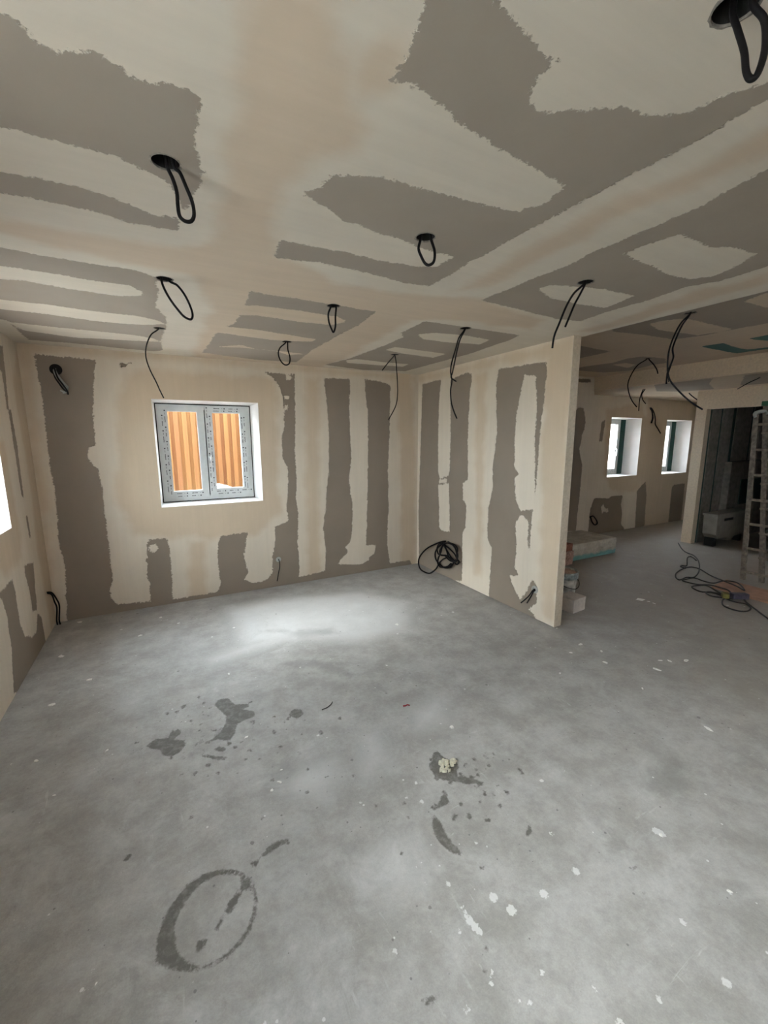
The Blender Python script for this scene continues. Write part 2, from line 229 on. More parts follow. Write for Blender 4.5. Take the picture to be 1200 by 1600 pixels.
def mat(name, col, rough=0.6, metal=0.0, bump=0.0, scale=30.0, var=0.12, spec=0.4):
    m = bpy.data.materials.new(name); m.use_nodes = True
    nt = m.node_tree; N = nt.nodes; L = nt.links; b = N['Principled BSDF']
    b.inputs['Roughness'].default_value = rough; b.inputs['Metallic'].default_value = metal
    b.inputs['Specular IOR Level'].default_value = spec
    tc = N.new('ShaderNodeTexCoord'); nz = N.new('ShaderNodeTexNoise'); nz.inputs['Scale'].default_value = scale; nz.inputs['Detail'].default_value = 5
    L.new(tc.outputs['Object'], nz.inputs['Vector'])
    mr = N.new('ShaderNodeMapRange'); mr.inputs['From Min'].default_value = 0.3; mr.inputs['From Max'].default_value = 0.7
    mr.inputs['To Min'].default_value = 1-var; mr.inputs['To Max'].default_value = 1+var; L.new(nz.outputs['Fac'], mr.inputs['Value'])
    vm = N.new('ShaderNodeVectorMath'); vm.operation = 'SCALE'; vm.inputs[0].default_value = col[:3]; L.new(mr.outputs[0], vm.inputs['Scale'])
    L.new(vm.outputs[0], b.inputs['Base Color'])
    if bump:
        bp = N.new('ShaderNodeBump'); bp.inputs['Distance'].default_value = bump; bp.inputs['Strength'].default_value = 0.8
        L.new(nz.outputs['Fac'], bp.inputs['Height']); L.new(bp.outputs[0], b.inputs['Normal'])
    return m
class G:
    """tiny node-graph helper"""
    def __init__(s, name):
        s.m = bpy.data.materials.new(name); s.m.use_nodes = True; s.t = s.m.node_tree; s.N = s.t.nodes; s.L = s.t.links
        s.b = s.N['Principled BSDF']; s.geo = s.N.new('ShaderNodeNewGeometry').outputs['Position']
    def put(s, sock, v):
        if hasattr(v, 'is_output'): s.L.new(v, sock)
        else: sock.default_value = v
    def math(s, op, a, b=0.0, clamp=False):
        n = s.N.new('ShaderNodeMath'); n.operation = op; n.use_clamp = clamp; s.put(n.inputs[0], a); s.put(n.inputs[1], b); return n.outputs[0]
    def attr(s, name):
        n = s.N.new('ShaderNodeAttribute'); n.attribute_name = name; return n.outputs['Fac']
    def noise(s, scale, detail=4, rough=0.55, vec=None, dist=0.0):
        n = s.N.new('ShaderNodeTexNoise'); n.inputs['Scale'].default_value = scale; n.inputs['Detail'].default_value = detail
        n.inputs['Roughness'].default_value = rough; n.inputs['Distortion'].default_value = dist; s.L.new(vec or s.geo, n.inputs['Vector']); return n.outputs['Fac']
    def squeeze(s, v):
        n = s.N.new('ShaderNodeVectorMath'); n.operation = 'MULTIPLY'; s.L.new(s.geo, n.inputs[0]); n.inputs[1].default_value = v; return n.outputs[0]
    def ramp(s, v, a, b, lo=0.0, hi=1.0):
        n = s.N.new('ShaderNodeMapRange'); n.interpolation_type = 'SMOOTHSTEP'; s.put(n.inputs['Value'], v)
        for k, x in (('From Min', a), ('From Max', b), ('To Min', lo), ('To Max', hi)): s.put(n.inputs[k], x)
        return n.outputs[0]
    def mix(s, f, a, b):
        n = s.N.new('ShaderNodeMix'); n.data_type = 'RGBA'; s.put(n.inputs[0], f)
        for k, x in ((6, a), (7, b)):
            s.put(n.inputs[k], x if hasattr(x, 'is_output') else (*x[:3], 1))
        return n.outputs[2]
    def scale(s, c, f):
        n = s.N.new('ShaderNodeVectorMath'); n.operation = 'SCALE'; s.put(n.inputs[0], c); s.put(n.inputs['Scale'], f); return n.outputs[0]
    def voro(s, scale, feature='F1', out='Distance', vec=None):
        n = s.N.new('ShaderNodeTexVoronoi'); n.inputs['Scale'].default_value = scale; n.feature = feature; s.L.new(vec or s.geo, n.inputs['Vector']); return n.outputs[out]
    def bump(s, h, dist):
        n = s.N.new('ShaderNodeBump'); n.inputs['Distance'].default_value = dist; n.inputs['Strength'].default_value = 1.0
        s.L.new(h, n.inputs['Height']); s.L.new(n.outputs[0], s.b.inputs['Normal'])
def plaster_mat(name, mud, beige, board, axis):
    g = G(name)
    n1, n2 = g.noise(15, 6, 0.68), g.noise(60, 4, 0.6)
    rag = g.math('ADD', g.math('MULTIPLY', g.math('SUBTRACT', n1, 0.5), 0.050), g.math('MULTIPLY', g.math('SUBTRACT', n2, 0.5), 0.030))
    bm = g.ramp(g.math('ADD', g.attr('board'), rag), 0.0035, -0.0035)
    soft = g.math('MULTIPLY', g.math('SUBTRACT', g.noise(4.5, 5), 0.5), 0.16)
    gm = g.ramp(g.math('ADD', g.attr('beige'), soft), 0.05, -0.05)
    st = {'z': (9, 9, 0.5), 'x': (0.6, 9, 9), 'y': (9, 0.6, 9)}[axis]
    streak = g.noise(2.2, 5, 0.6, g.squeeze(st))
    v = g.math('ADD', g.math('MULTIPLY', g.math('SUBTRACT', streak, 0.5), 0.16), g.math('MULTIPLY', g.math('SUBTRACT', g.noise(2.2, 4), 0.5), 0.22))
    mudc = g.scale(g.mix(gm, mud, beige), g.math('ADD', 1.0, v))
    brd = g.mix(g.ramp(g.attr('teal'), 0.004, -0.004), board, (0.085, 0.17, 0.16))
    brd = g.scale(brd, g.math('ADD', 1.0, g.math('MULTIPLY', g.math('SUBTRACT', g.noise(3, 4), 0.5), 0.22)))
    g.L.new(g.mix(bm, mudc, brd), g.b.inputs['Base Color'])
    g.b.inputs['Roughness'].default_value = 0.85; g.b.inputs['Specular IOR Level'].default_value = 0.25
    h = g.math('ADD', g.math('MULTIPLY', bm, -1.0), g.math('MULTIPLY', g.noise(60, 3), 0.25))
    g.bump(g.math('ADD', h, g.math('MULTIPLY', streak, 0.5)), 0.0012)
    return g.m
MUD = (0.63, 0.55, 0.445); BEIGE = (0.56, 0.45, 0.33); BOARD = (0.24, 0.196, 0.152)
M_PL = {a: plaster_mat('jointed_plasterboard_'+a, MUD, BEIGE, BOARD, a) for a in 'xyz'}
M_CE = {a: plaster_mat('jointed_ceiling_'+a, (0.66, 0.60, 0.51), (0.595, 0.49, 0.38), (0.325, 0.28, 0.232), a) for a in 'xy'}
M_WHITE = mat('white_reveal_board', (0.83, 0.82, 0.80), 0.5, var=0.03, scale=6)
M_BEAD = mat('cream_corner_plaster', (0.68, 0.565, 0.425), 0.85, bump=0.0006, scale=40, var=0.08)
M_PVC = mat('film_covered_pvc', (0.60, 0.615, 0.60), 0.35, var=0.05, scale=18)
M_GASKET = mat('black_gasket', (0.02, 0.022, 0.022), 0.6)
M_PRINT = mat('grey_print_ink', (0.05, 0.05, 0.055), 0.6)
M_BLACK = mat('black_cable_sheath', (0.006, 0.005, 0.0055), 0.55, bump=0.0006, scale=220, var=0.2, spec=0.15)
M_GREYHOSE = mat('grey_wire_sheath', (0.34, 0.34, 0.31), 0.5, bump=0.0004, scale=160)
M_VOID = mat('dark_ceiling_void', (0.012, 0.011, 0.010), 0.95)
M_TORN = mat('torn_board_rim', (0.24, 0.215, 0.185), 0.9, bump=0.002, scale=90, var=0.4)
M_BRICKOUT = mat('red_outer_brickwork', (0.36, 0.15, 0.105), 0.9, bump=0.004, scale=12, var=0.25)
M_GREEN = mat('dark_green_insulation', (0.02, 0.06, 0.05), 0.85, bump=0.002, scale=40, var=0.3)
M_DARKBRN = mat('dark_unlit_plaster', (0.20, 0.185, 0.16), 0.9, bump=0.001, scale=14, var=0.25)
def glass_mat():
    m = bpy.data.materials.new('clear_window_glass'); m.use_nodes = True; nt = m.node_tree; N = nt.nodes; L = nt.links
    N.remove(N['Principled BSDF']); o = N['Material Output']
    tr = N.new('ShaderNodeBsdfTransparent'); tr.inputs[0].default_value = (0.94, 0.955, 0.95, 1)
    gl = N.new('ShaderNodeBsdfGlossy'); gl.inputs['Roughness'].default_value = 0.02
    fr = N.new('ShaderNodeFresnel'); fr.inputs[0].default_value = 1.45; mx = N.new('ShaderNodeMixShader')
    ge = N.new('ShaderNodeNewGeometry'); om = N.new('ShaderNodeMath'); om.operation = 'SUBTRACT'; om.inputs[0].default_value = 1.0; L.new(ge.outputs['Backfacing'], om.inputs[1])
    fm = N.new('ShaderNodeMath'); fm.operation = 'MULTIPLY'; L.new(fr.outputs[0], fm.inputs[0]); L.new(om.outputs[0], fm.inputs[1]); L.new(fm.outputs[0], mx.inputs[0]); L.new(tr.outputs[0], mx.inputs[1]); L.new(gl.outputs[0], mx.inputs[2]); L.new(mx.outputs[0], o.inputs[0])
    return m
M_GLASS = glass_mat()
def link(o, parent=None):
    C.objects.link(o)
    if parent is not None: o.parent = parent
    return o
def obj(name, bm, m, parent=None, smooth=False, recalc=True):
    if recalc: bmesh.ops.recalc_face_normals(bm, faces=bm.faces)
    me = bpy.data.meshes.new(name); bm.to_mesh(me); bm.free()
    for x in (m if isinstance(m, (list, tuple)) else [m]): me.materials.append(x)
    if smooth:
        for p in me.polygons: p.use_smooth = True
    return link(bpy.data.objects.new(name, me), parent)
def empty(name, loc=(0, 0, 0), parent=None):
    o = bpy.data.objects.new(name, None); o.location = loc; o.empty_display_size = 0.1
    return link(o, parent)
def tag(o, label, cat, group=None):
    o['label'] = label; o['category'] = cat
    if group: o['group'] = group
    return o
def struct(o): o['kind'] = 'structure'; return o
def box(bm, a, b, bev=0.0):
    x0, y0, z0 = a; x1, y1, z1 = b
    vs = [bm.verts.new(p) for p in ((x0, y0, z0), (x1, y0, z0), (x1, y1, z0), (x0, y1, z0), (x0, y0, z1), (x1, y0, z1), (x1, y1, z1), (x0, y1, z1))]
    fs = [bm.faces.new([vs[i] for i in q]) for q in ((3, 2, 1, 0), (4, 5, 6, 7), (0, 1, 5, 4), (1, 2, 6, 5), (2, 3, 7, 6), (3, 0, 4, 7))]
    if bev:
        es = list({e for f in fs for e in f.edges})
        bmesh.ops.bevel(bm, geom=es, offset=bev, segments=2, affect='EDGES', profile=0.6)
    return vs
def prism8(bm, A, B):
    """solid between two quads A and B (lists of four points, same order)"""
    va = [bm.verts.new(p) for p in A]; vb = [bm.verts.new(p) for p in B]
    bm.faces.new(va[::-1]); bm.faces.new(vb)
    for i in range(4): bm.faces.new((va[i], va[(i+1) % 4], vb[(i+1) % 4], vb[i]))
def spline(pts, n=6, closed=False):
    P = [Vector(p) for p in pts]; out = []
    for i in range(len(P)-1):
        p0, p1, p2, p3 = P[max(i-1, 0)], P[i], P[i+1], P[min(i+2, len(P)-1)]
        for k in range(n):
            t = k/n
            out.append(0.5*((2*p1)+(p2-p0)*t+(2*p0-5*p1+4*p2-p3)*t*t+(3*p1-p0-3*p2+p3)*t**3))
    out.append(P[-1]); return out
def tube(bm, pts, r, seg=8, n=6, taper=None):
    S = spline(pts, n); up = Vector((0.31, 0.17, 0.93)); rings = []
    t0 = (S[1]-S[0]).normalized(); nrm = t0.cross(up).normalized()
    for i, p in enumerate(S):
        t = (S[min(i+1, len(S)-1)]-S[max(i-1, 0)])
        if t.length < 1e-9: t = t0
        t.normalize(); nrm = (nrm-t*nrm.dot(t)); nrm.normalize(); bn = t.cross(nrm)
        rr = r*(taper(i/(len(S)-1)) if taper else 1)
        rings.append([bm.verts.new(p+nrm*rr*math.cos(2*math.pi*k/seg)+bn*rr*math.sin(2*math.pi*k/seg)) for k in range(seg)])
    for a, b in zip(rings, rings[1:]):
        for k in range(seg): bm.faces.new((a[k], a[(k+1) % seg], b[(k+1) % seg], b[k]))
    bm.faces.new(rings[0][::-1]); bm.faces.new(rings[-1])
def lathe(bm, prof, seg=32, c=(0, 0, 0)):
    rings = []
    for r, z in prof:
        rings.append([bm.verts.new((c[0]+r*math.cos(2*math.pi*k/seg), c[1]+r*math.sin(2*math.pi*k/seg), c[2]+z)) for k in range(seg)] if r > 1e-6 else [bm.verts.new((c[0], c[1], c[2]+z))])
    for a, b in zip(rings, rings[1:]):
        for k in range(seg):
            k2 = (k+1) % seg
            if len(a) == 1: bm.faces.new((a[0], b[k], b[k2]))
            elif len(b) == 1: bm.faces.new((a[k], b[0], a[k2]))
            else: bm.faces.new((a[k], a[k2], b[k2], b[k]))
def pts3(s): return [tuple(float(v) for v in t.split(',')) for t in s.split()]
def slab(name, ulines, vlines, to3, back, m, attrs, holes=(), rounds=(), thick_lines=True):
    """a wall / ceiling / floor: fine front grid (u,v)->to3(u,v,0), coarse back at depth `back`, rectangular and round holes"""
    U, V = np.meshgrid(ulines, vlines, indexing='ij'); nu, nv = U.shape
    P = np.stack([U.ravel(), V.ravel()], 1)
    at = {k: fn(P) for k, fn in attrs.items()}
    idx = np.arange(nu*nv).reshape(nu, nv)
    q = np.stack([idx[:-1, :-1], idx[1:, :-1], idx[1:, 1:], idx[:-1, 1:]], -1).reshape(-1, 4)
    cen = P[q].mean(1); keep = np.ones(len(q), bool)
    for (a, b, c, d) in holes: keep &= ~((cen[:, 0] > a) & (cen[:, 0] < b) & (cen[:, 1] > c) & (cen[:, 1] < d))
    for (x, y, r) in rounds:
        ins = ((cen-np.array([x, y]))**2).sum(1) < r*r
        vin = np.unique(q[ins & keep]); keep &= ~ins
        vout = np.unique(q[keep]); bd = np.intersect1d(vin, vout)
        d = P[bd]-np.array([x, y]); l = np.sqrt((d*d).sum(1)); P[bd] = np.array([x, y])+d*(r/l)[:, None]
    q = q[keep]
    used = np.unique(q); rm = -np.ones(len(P), int); rm[used] = np.arange(len(used)); q = rm[q]; P2 = P[used]
    verts = [to3(u, v, 0.0) for u, v in P2]
    n0 = len(verts); faces = [tuple(int(i) for i in f) for f in q]
    ul = sorted({ulines[0], ulines[-1], *[h[0] for h in holes], *[h[1] for h in holes]})
    vl = sorted({vlines[0], vlines[-1], *[h[2] for h in holes], *[h[3] for h in holes]})
    ul = [u for u in ul if ulines[0] <= u <= ulines[-1]]; vl = [v for v in vl if vlines[0] <= v <= vlines[-1]]
    def inh(u, v): return any(a < u < b and c < v < d for a, b, c, d in holes)
    def quad(*p):
        k = len(verts); verts.extend(p); faces.append(tuple(range(k, k+len(p))))
    cells = {}
    for i in range(len(ul)-1):
        for j in range(len(vl)-1):
            cells[i, j] = not inh((ul[i]+ul[i+1])/2, (vl[j]+vl[j+1])/2)
    for (i, j), s in cells.items():
        if not s: continue
        a, b, c, d = ul[i], ul[i+1], vl[j], vl[j+1]
        quad(to3(a, c, back), to3(b, c, back), to3(b, d, back), to3(a, d, back))
        for di, dj, p, r in ((-1, 0, (a, c), (a, d)), (1, 0, (b, c), (b, d)), (0, -1, (a, c), (b, c)), (0, 1, (a, d), (b, d))):
            if not cells.get((i+di, j+dj), False):
                quad(to3(*p, 0), to3(*r, 0), to3(*r, back), to3(*p, back))
    me = bpy.data.meshes.new(name); me.from_pydata(verts, [], faces); me.materials.append(m)
    for k, a in at.items():
        full = np.full(len(verts), 1.0, np.float32); full[:n0] = a[used]
        me.attributes.new(k, 'FLOAT', 'POINT').data.foreach_set('value', full)
    bm = bmesh.new(); bm.from_mesh(me); bmesh.ops.recalc_face_normals(bm, faces=bm.faces); bm.to_mesh(me); bm.free()
    return struct(link(bpy.data.objects.new(name, me)))
def board_attr(B, L=()):
    B, L = parse(B), parse(L)
    return lambda P: np.maximum(sdf(P, B), -sdf(P, L)) if L else sdf(P, B)
def soft_attr(*Ls):
    Q = [q for L in Ls for q in parse(L)]
    return lambda P: sdf(P, Q)
far1 = lambda P: np.full(len(P), 1.0)
allin = lambda P: np.full(len(P), -1.0)
# ------------------------------------------------------------------ floor
def floor_mat():
    g = G('dusty_concrete_screed')
    big, mid, fine = g.noise(0.9, 5, 0.6), g.noise(5, 6, 0.65), g.noise(45, 5, 0.7)
    base = g.mix(g.ramp(mid, 0.3, 0.7), (0.30, 0.288, 0.268), (0.43, 0.42, 0.40))
    base = g.scale(base, g.math('ADD', 0.84, g.math('ADD', g.math('MULTIPLY', big, 0.22), g.math('ADD', g.math('MULTIPLY', g.math('SUBTRACT', fine, 0.5), 0.42), g.math('MULTIPLY', g.math('SUBTRACT', g.noise(170, 3, 0.7), 0.5), 0.34)))))
    # trowel and scrape marks, in two directions
    for sq, sc in (((1.5, 16, 1), 3.0), ((14, 2.0, 1), 2.6)):
        s = g.ramp(g.noise(sc, 6, 0.7, g.squeeze(sq), 0.6), 0.60, 0.74)
        s = g.math('MULTIPLY', s, g.ramp(g.noise(1.7, 3), 0.48, 0.62))
        base = g.mix(g.math('MULTIPLY', s, 0.42), base, (0.64, 0.64, 0.625))
    # traced dusty and moist patches, with window light and shade painted in
    du = g.ramp(g.math('ADD', g.attr('dust_light'), g.math('MULTIPLY', g.math('SUBTRACT', mid, 0.5), 0.40)), 0.09, -0.15)
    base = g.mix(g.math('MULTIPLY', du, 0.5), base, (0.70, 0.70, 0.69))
    damp_shade = g.ramp(g.math('ADD', g.attr('damp'), g.math('MULTIPLY', g.math('SUBTRACT', mid, 0.5), 0.2)), 0.04, -0.06)
    base = g.mix(g.math('MULTIPLY', damp_shade, 0.38), base, (0.16, 0.155, 0.145))
    hz = g.math('MULTIPLY', g.ramp(g.noise(2.3, 8, 0.72, None, 0.8), 0.50, 0.78), g.ramp(big, 0.35, 0.6))
    base = g.mix(g.math('MULTIPLY', hz, 0.5), base, (0.66, 0.66, 0.65))
    sc = g.math('MULTIPLY', g.ramp(g.noise(3.1, 7, 0.75, g.squeeze((1.6, 0.8, 1)), 1.2), 0.58, 0.70), g.ramp(g.noise(0.8, 2), 0.45, 0.6))
    base = g.mix(g.math('MULTIPLY', sc, 0.42), base, (0.20, 0.195, 0.18))
    # floor colour turns browner beyond the partition
    sx = g.N.new('ShaderNodeSeparateXYZ'); g.L.new(g.geo, sx.inputs[0])
    brown_mix = g.ramp(g.math('ADD', sx.outputs['X'], g.math('MULTIPLY', g.math('SUBTRACT', g.noise(1.1, 6, 0.6), 0.5), 3.0)), -0.7, 1.6)
    base = g.mix(g.math('MULTIPLY', brown_mix, 0.55), base, (0.27, 0.225, 0.175))
    # speckles: plaster drips (pale) and grit (dark)
    ds = g.noise(1.3, 3)
    for sc, th, col, k in ((7, 0.085, (0.74, 0.74, 0.72), 0.62), (17, 0.10, (0.70, 0.70, 0.68), 0.60), (9, 0.10, (0.17, 0.165, 0.155), 0.60), (23, 0.12, (0.16, 0.155, 0.15), 0.60)):
        n = g.N.new('ShaderNodeTexVoronoi'); n.inputs['Scale'].default_value = sc; g.L.new(g.geo, n.inputs['Vector'])
        sep = g.N.new('ShaderNodeSeparateColor'); g.L.new(n.outputs['Color'], sep.inputs[0])
        rr = g.math('MULTIPLY', sep.outputs[0], th)
        dd = g.math('ADD', n.outputs['Distance'], g.math('MULTIPLY', g.math('SUBTRACT', g.noise(60, 2), 0.5), 0.10))
        s = g.ramp(g.math('SUBTRACT', dd, rr), 0.012, -0.012)
        s = g.math('MULTIPLY', s, g.math('GREATER_THAN', g.math('ADD', sep.outputs[1], g.math('MULTIPLY', ds, 0.7)), k+0.35))
        base = g.mix(g.math('MULTIPLY', s, 0.75), base, col)
    do = g.ramp(g.math('ADD', g.attr('dots'), g.math('MULTIPLY', g.math('SUBTRACT', g.noise(80, 4, 0.65), 0.5), 0.026)), 0.0015, -0.0015)
    base = g.mix(g.math('MULTIPLY', do, 0.75), base, (0.68, 0.68, 0.665))
    we = g.ramp(g.math('ADD', g.attr('wet'), g.math('MULTIPLY', g.math('SUBTRACT', g.noise(60, 5, 0.7), 0.5), 0.030)), 0.005, -0.005)
    wf = g.ramp(g.noise(26, 6, 0.7), 0.30, 0.58, 0.60, 0.95)
    base = g.mix(g.math('MULTIPLY', we, wf), base, (0.105, 0.098, 0.086))
    g.L.new(base, g.b.inputs['Base Color'])
    g.L.new(g.ramp(mid, 0.3, 0.7, 0.50, 0.66), g.b.inputs['Roughness'])
    g.b.inputs['Specular IOR Level'].default_value = 0.35
    g.bump(g.math('ADD', g.math('MULTIPLY', mid, 0.6), g.math('MULTIPLY', fine, 0.25)), 0.004)
    return g.m
_wet, _wl = parse(FLOOR_W), parse(FLOOR_WL)
def wet_attr(P): return np.maximum(sdf(P, _wet), -sdf(P, _wl)) if True else None
def wet_attr2(P):
    ring = np.maximum(sdf(P, _wet[:1]), -sdf(P, _wl)); d = np.minimum(ring, sdf(P, _wet[1:]))
    rn = random.Random(5)      # splashes round the footprints and below the rubble spot
    for cx, cy, sp, n in ((-2.78, -2.40, .17, 60), (-2.98, -2.28, .13, 34), (-1.80, -3.32, .16, 34), (-1.62, -3.30, .10, 16), (-2.45, -2.75, .22, 26)):
        for _ in range(n):
            x, y, r = rn.gauss(cx, sp), rn.gauss(cy, sp), rn.uniform(.002, .012)
            d = np.minimum(d, np.hypot(P[:, 0]-x, (P[:, 1]-y)*rn.uniform(.7, 1.4))-r)
    return d
def dots_attr(P):
    d = np.full(len(P), 9.0)
    for x, y, r in FLOOR_D: d = np.minimum(d, np.hypot(P[:, 0]-x, P[:, 1]-y)-r)
    return d
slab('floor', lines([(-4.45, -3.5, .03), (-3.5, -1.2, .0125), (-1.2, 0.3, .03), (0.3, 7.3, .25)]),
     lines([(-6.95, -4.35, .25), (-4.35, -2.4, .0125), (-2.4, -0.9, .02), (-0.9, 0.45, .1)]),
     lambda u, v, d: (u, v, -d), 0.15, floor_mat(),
     dict(wet=wet_attr2, damp=soft_attr(FLOOR_DAMP_SHADE), dust_light=soft_attr(FLOOR_DUST_LIGHT), dots=dots_attr))
# ------------------------------------------------------------------ ceilings
WIRES = [
('1',(-1.951,-4.195,2.500),["-1.953,-4.189,2.495 -1.948,-4.200,2.463 -1.941,-4.213,2.419 -1.938,-4.219,2.384 -1.935,-4.226,2.367 -1.930,-4.234,2.368 -1.928,-4.240,2.390 -1.927,-4.241,2.420 -1.930,-4.235,2.459 -1.935,-4.226,2.490"]),
('2',(-2.918,-3.175,2.500),["-2.915,-3.175,2.487 -2.902,-3.176,2.459 -2.894,-3.176,2.426 -2.894,-3.176,2.388 -2.891,-3.177,2.360 -2.876,-3.177,2.349 -2.859,-3.178,2.353 -2.850,-3.179,2.373 -2.853,-3.179,2.408 -2.868,-3.178,2.449 -2.881,-3.177,2.481 -2.887,-3.177,2.497"]),
('3',(-1.967,-3.138,2.500),["-1.991,-3.122,2.494 -1.991,-3.123,2.460 -1.982,-3.128,2.431 -1.968,-3.137,2.403 -1.953,-3.147,2.395 -1.937,-3.157,2.409 -1.936,-3.159,2.448 -1.941,-3.155,2.491"]),
('4',(-2.911,-2.145,2.500),["-2.932,-2.144,2.497 -2.917,-2.145,2.456 -2.892,-2.146,2.404 -2.860,-2.147,2.358 -2.832,-2.148,2.327 -2.802,-2.149,2.317 -2.791,-2.149,2.341 -2.800,-2.149,2.385 -2.823,-2.148,2.438 -2.854,-2.147,2.478 -2.881,-2.146,2.501"]),
('5',(-2.934,-1.052,2.500),["-2.942,-1.052,2.499 -2.992,-1.051,2.449 -3.028,-1.051,2.370 -3.039,-1.050,2.289 -3.021,-1.051,2.204 -2.987,-1.051,2.115 -2.967,-1.052,2.055 -2.946,-1.052,2.000"]),
('6',(-1.981,-2.129,2.500),["-2.003,-2.120,2.496 -2.011,-2.117,2.454 -2.009,-2.118,2.406 -1.995,-2.123,2.365 -1.984,-2.128,2.346 -1.972,-2.132,2.381 -1.971,-2.133,2.437 -1.959,-2.138,2.501"]),
('7',(-1.984,-1.051,2.500),["-1.994,-1.049,2.500 -2.037,-1.037,2.452 -2.054,-1.032,2.405 -2.041,-1.036,2.349 -2.007,-1.045,2.313 -1.971,-1.055,2.325 -1.964,-1.057,2.377 -1.977,-1.053,2.434 -1.974,-1.054,2.500"]),
('8',(-0.905,-0.993,2.500),["-0.911,-0.989,2.494 -0.960,-0.962,2.429 -1.015,-0.931,2.352","-0.905,-0.993,2.494 -0.895,-0.999,2.428 -0.889,-1.002,2.332 -0.883,-1.005,2.223 -0.883,-1.005,2.114 -0.900,-0.996,2.009 -0.961,-0.961,1.879"]),
('9',(-0.913,-2.079,2.500),["-0.917,-2.076,2.496 -0.949,-2.051,2.434 -0.966,-2.037,2.357 -0.987,-2.021,2.261 -0.993,-2.016,2.196 -0.984,-2.023,2.125 -0.991,-2.018,2.054 -0.985,-2.022,1.968 -0.969,-2.035,1.900 -0.949,-2.051,1.842","-0.913,-2.079,2.495 -0.941,-2.057,2.425 -0.958,-2.044,2.343 -0.972,-2.033,2.251 -0.982,-2.025,2.186 -0.989,-2.020,2.149 -0.958,-2.044,2.119"]),
('10',(-0.937,-3.110,2.500),["-0.942,-3.103,2.498 -0.969,-3.068,2.453 -0.990,-3.042,2.393 -1.009,-3.018,2.308 -1.022,-3.000,2.244 -1.026,-2.995,2.181","-0.938,-3.108,2.497 -0.951,-3.091,2.443 -0.965,-3.074,2.398 -0.978,-3.057,2.339 -0.990,-3.042,2.285"]),
('11',(0.598,-2.841,2.610),["0.596,-2.838,2.611 0.573,-2.794,2.546 0.555,-2.760,2.445 0.546,-2.743,2.344 0.548,-2.745,2.225 0.557,-2.763,2.142 0.579,-2.805,2.071 0.613,-2.870,1.989 0.639,-2.920,1.939 0.665,-2.969,1.898","0.598,-2.841,2.610 0.578,-2.803,2.530 0.563,-2.775,2.433 0.557,-2.763,2.365 0.562,-2.772,2.303 0.556,-2.762,2.247 0.549,-2.748,2.191 0.549,-2.748,2.104","0.563,-2.775,2.312 0.557,-2.763,2.237 0.552,-2.753,2.176 0.556,-2.761,2.118"]),
('12',(2.141,-1.630,2.610),["2.131,-1.614,2.605 2.090,-1.546,2.547 2.061,-1.497,2.450 2.045,-1.471,2.334 2.057,-1.490,2.220 2.078,-1.525,2.129 2.105,-1.570,2.059","2.144,-1.635,2.609 2.170,-1.678,2.540 2.189,-1.710,2.480 2.198,-1.724,2.428"]),
('13',(3.433,-0.839,2.410),["3.421,-0.818,2.412 3.412,-0.804,2.320 3.407,-0.797,2.228 3.409,-0.799,2.097","3.437,-0.846,2.409 3.420,-0.817,2.338 3.427,-0.829,2.263 3.451,-0.869,2.196"]),
('15',(3.456,-2.207,2.410),["3.454,-2.202,2.411 3.420,-2.115,2.352 3.383,-2.021,2.284"]),
('16',(4.633,-0.846,2.410),["4.633,-0.846,2.410 4.659,-0.896,2.346 4.688,-0.952,2.293"]),
]
ROUND = [(w[1][0], w[1][1]) for w in WIRES]
HR = 0.040
slab('ceiling', lines([(-4.1, 0.1, .02)]), lines([(-6.95, -4.5, .2), (-4.5, 0.0, .02), (0.0, 0.1, .1)]),
     lambda u, v, d: (u, v, 2.5+d), 0.12, M_CE['x'], dict(board=board_attr(CEIL_B, CEIL_L), beige=soft_attr(CEIL_G), teal=far1),
     rounds=[(w[1][0], w[1][1], HR) for w in WIRES if w[1][2] == 2.5])
slab('ceiling_raised', lines([(0.06, 0.1, .04), (0.1, 2.97, .02), (2.97, 3.0, .03)]), lines([(-6.95, -4.0, .2), (-4.0, -0.35, .02), (-.35, 0.1, .1)]),
     lambda u, v, d: (u, v, 2.61+d), 0.12, M_CE['y'],
     dict(board=board_attr(MID_B+MID_T, MID_L), beige=allin, teal=soft_attr(MID_T)), rounds=[(w[1][0], w[1][1], HR) for w in WIRES if w[1][2] == 2.61])
slab('ceiling_lowered', lines([(2.97, 4.5, .04), (4.5, 7.3, .2)]), lines([(-6.95, -3.2, .2), (-3.2, 0.1, .04)]),
     lambda u, v, d: (u, v, 2.41+d), 0.30, M_CE['y'], dict(board=soft_attr(LOW_B), beige=allin, teal=far1))
# ------------------------------------------------------------------ walls
W1, W2, W3 = (-3.036, -2.034, 1.021, 2.078), (3.965, 4.834, 1.014, 2.053), (5.642, 6.512, 1.002, 2.041)
slab('wall_back', lines([(-4.45, -4.0, .45), (-4.0, W1[0], .02), (W1[0], W1[1], .05), (W1[1], 0.1, .02), (0.1, 2.9, .4), (2.9, W2[0], .025), (W2[0], W2[1], .1), (W2[1], W3[0], .025), (W3[0], W3[1], .1), (W3[1], 7.3, .05)]),
     lines([(-0.1, 1.002, .02), (1.002, 1.021, .01), (1.021, 2.041, .02), (2.041, 2.078, .012), (2.078, 2.62, .02)]),
     lambda u, v, d: (u, d, v), 0.26, M_PL['z'],
     dict(board=board_attr(BACK_B+FAR_B, BACK_L+FAR_L), beige=soft_attr(BACK_G, FAR_G, ['4.95,-0.2 7.3,-0.2 7.3,2.6 4.95,2.6']), teal=far1), holes=[(W1[0], W1[1], W1[2], W1[3]), (W2[0], W2[1], W2[2], W2[3]), (W3[0], W3[1], W3[2], W3[3])])
W4, W5 = (-1.93, -0.847, 1.067, 2.10), (-5.05, -3.65, 1.20, 2.15)
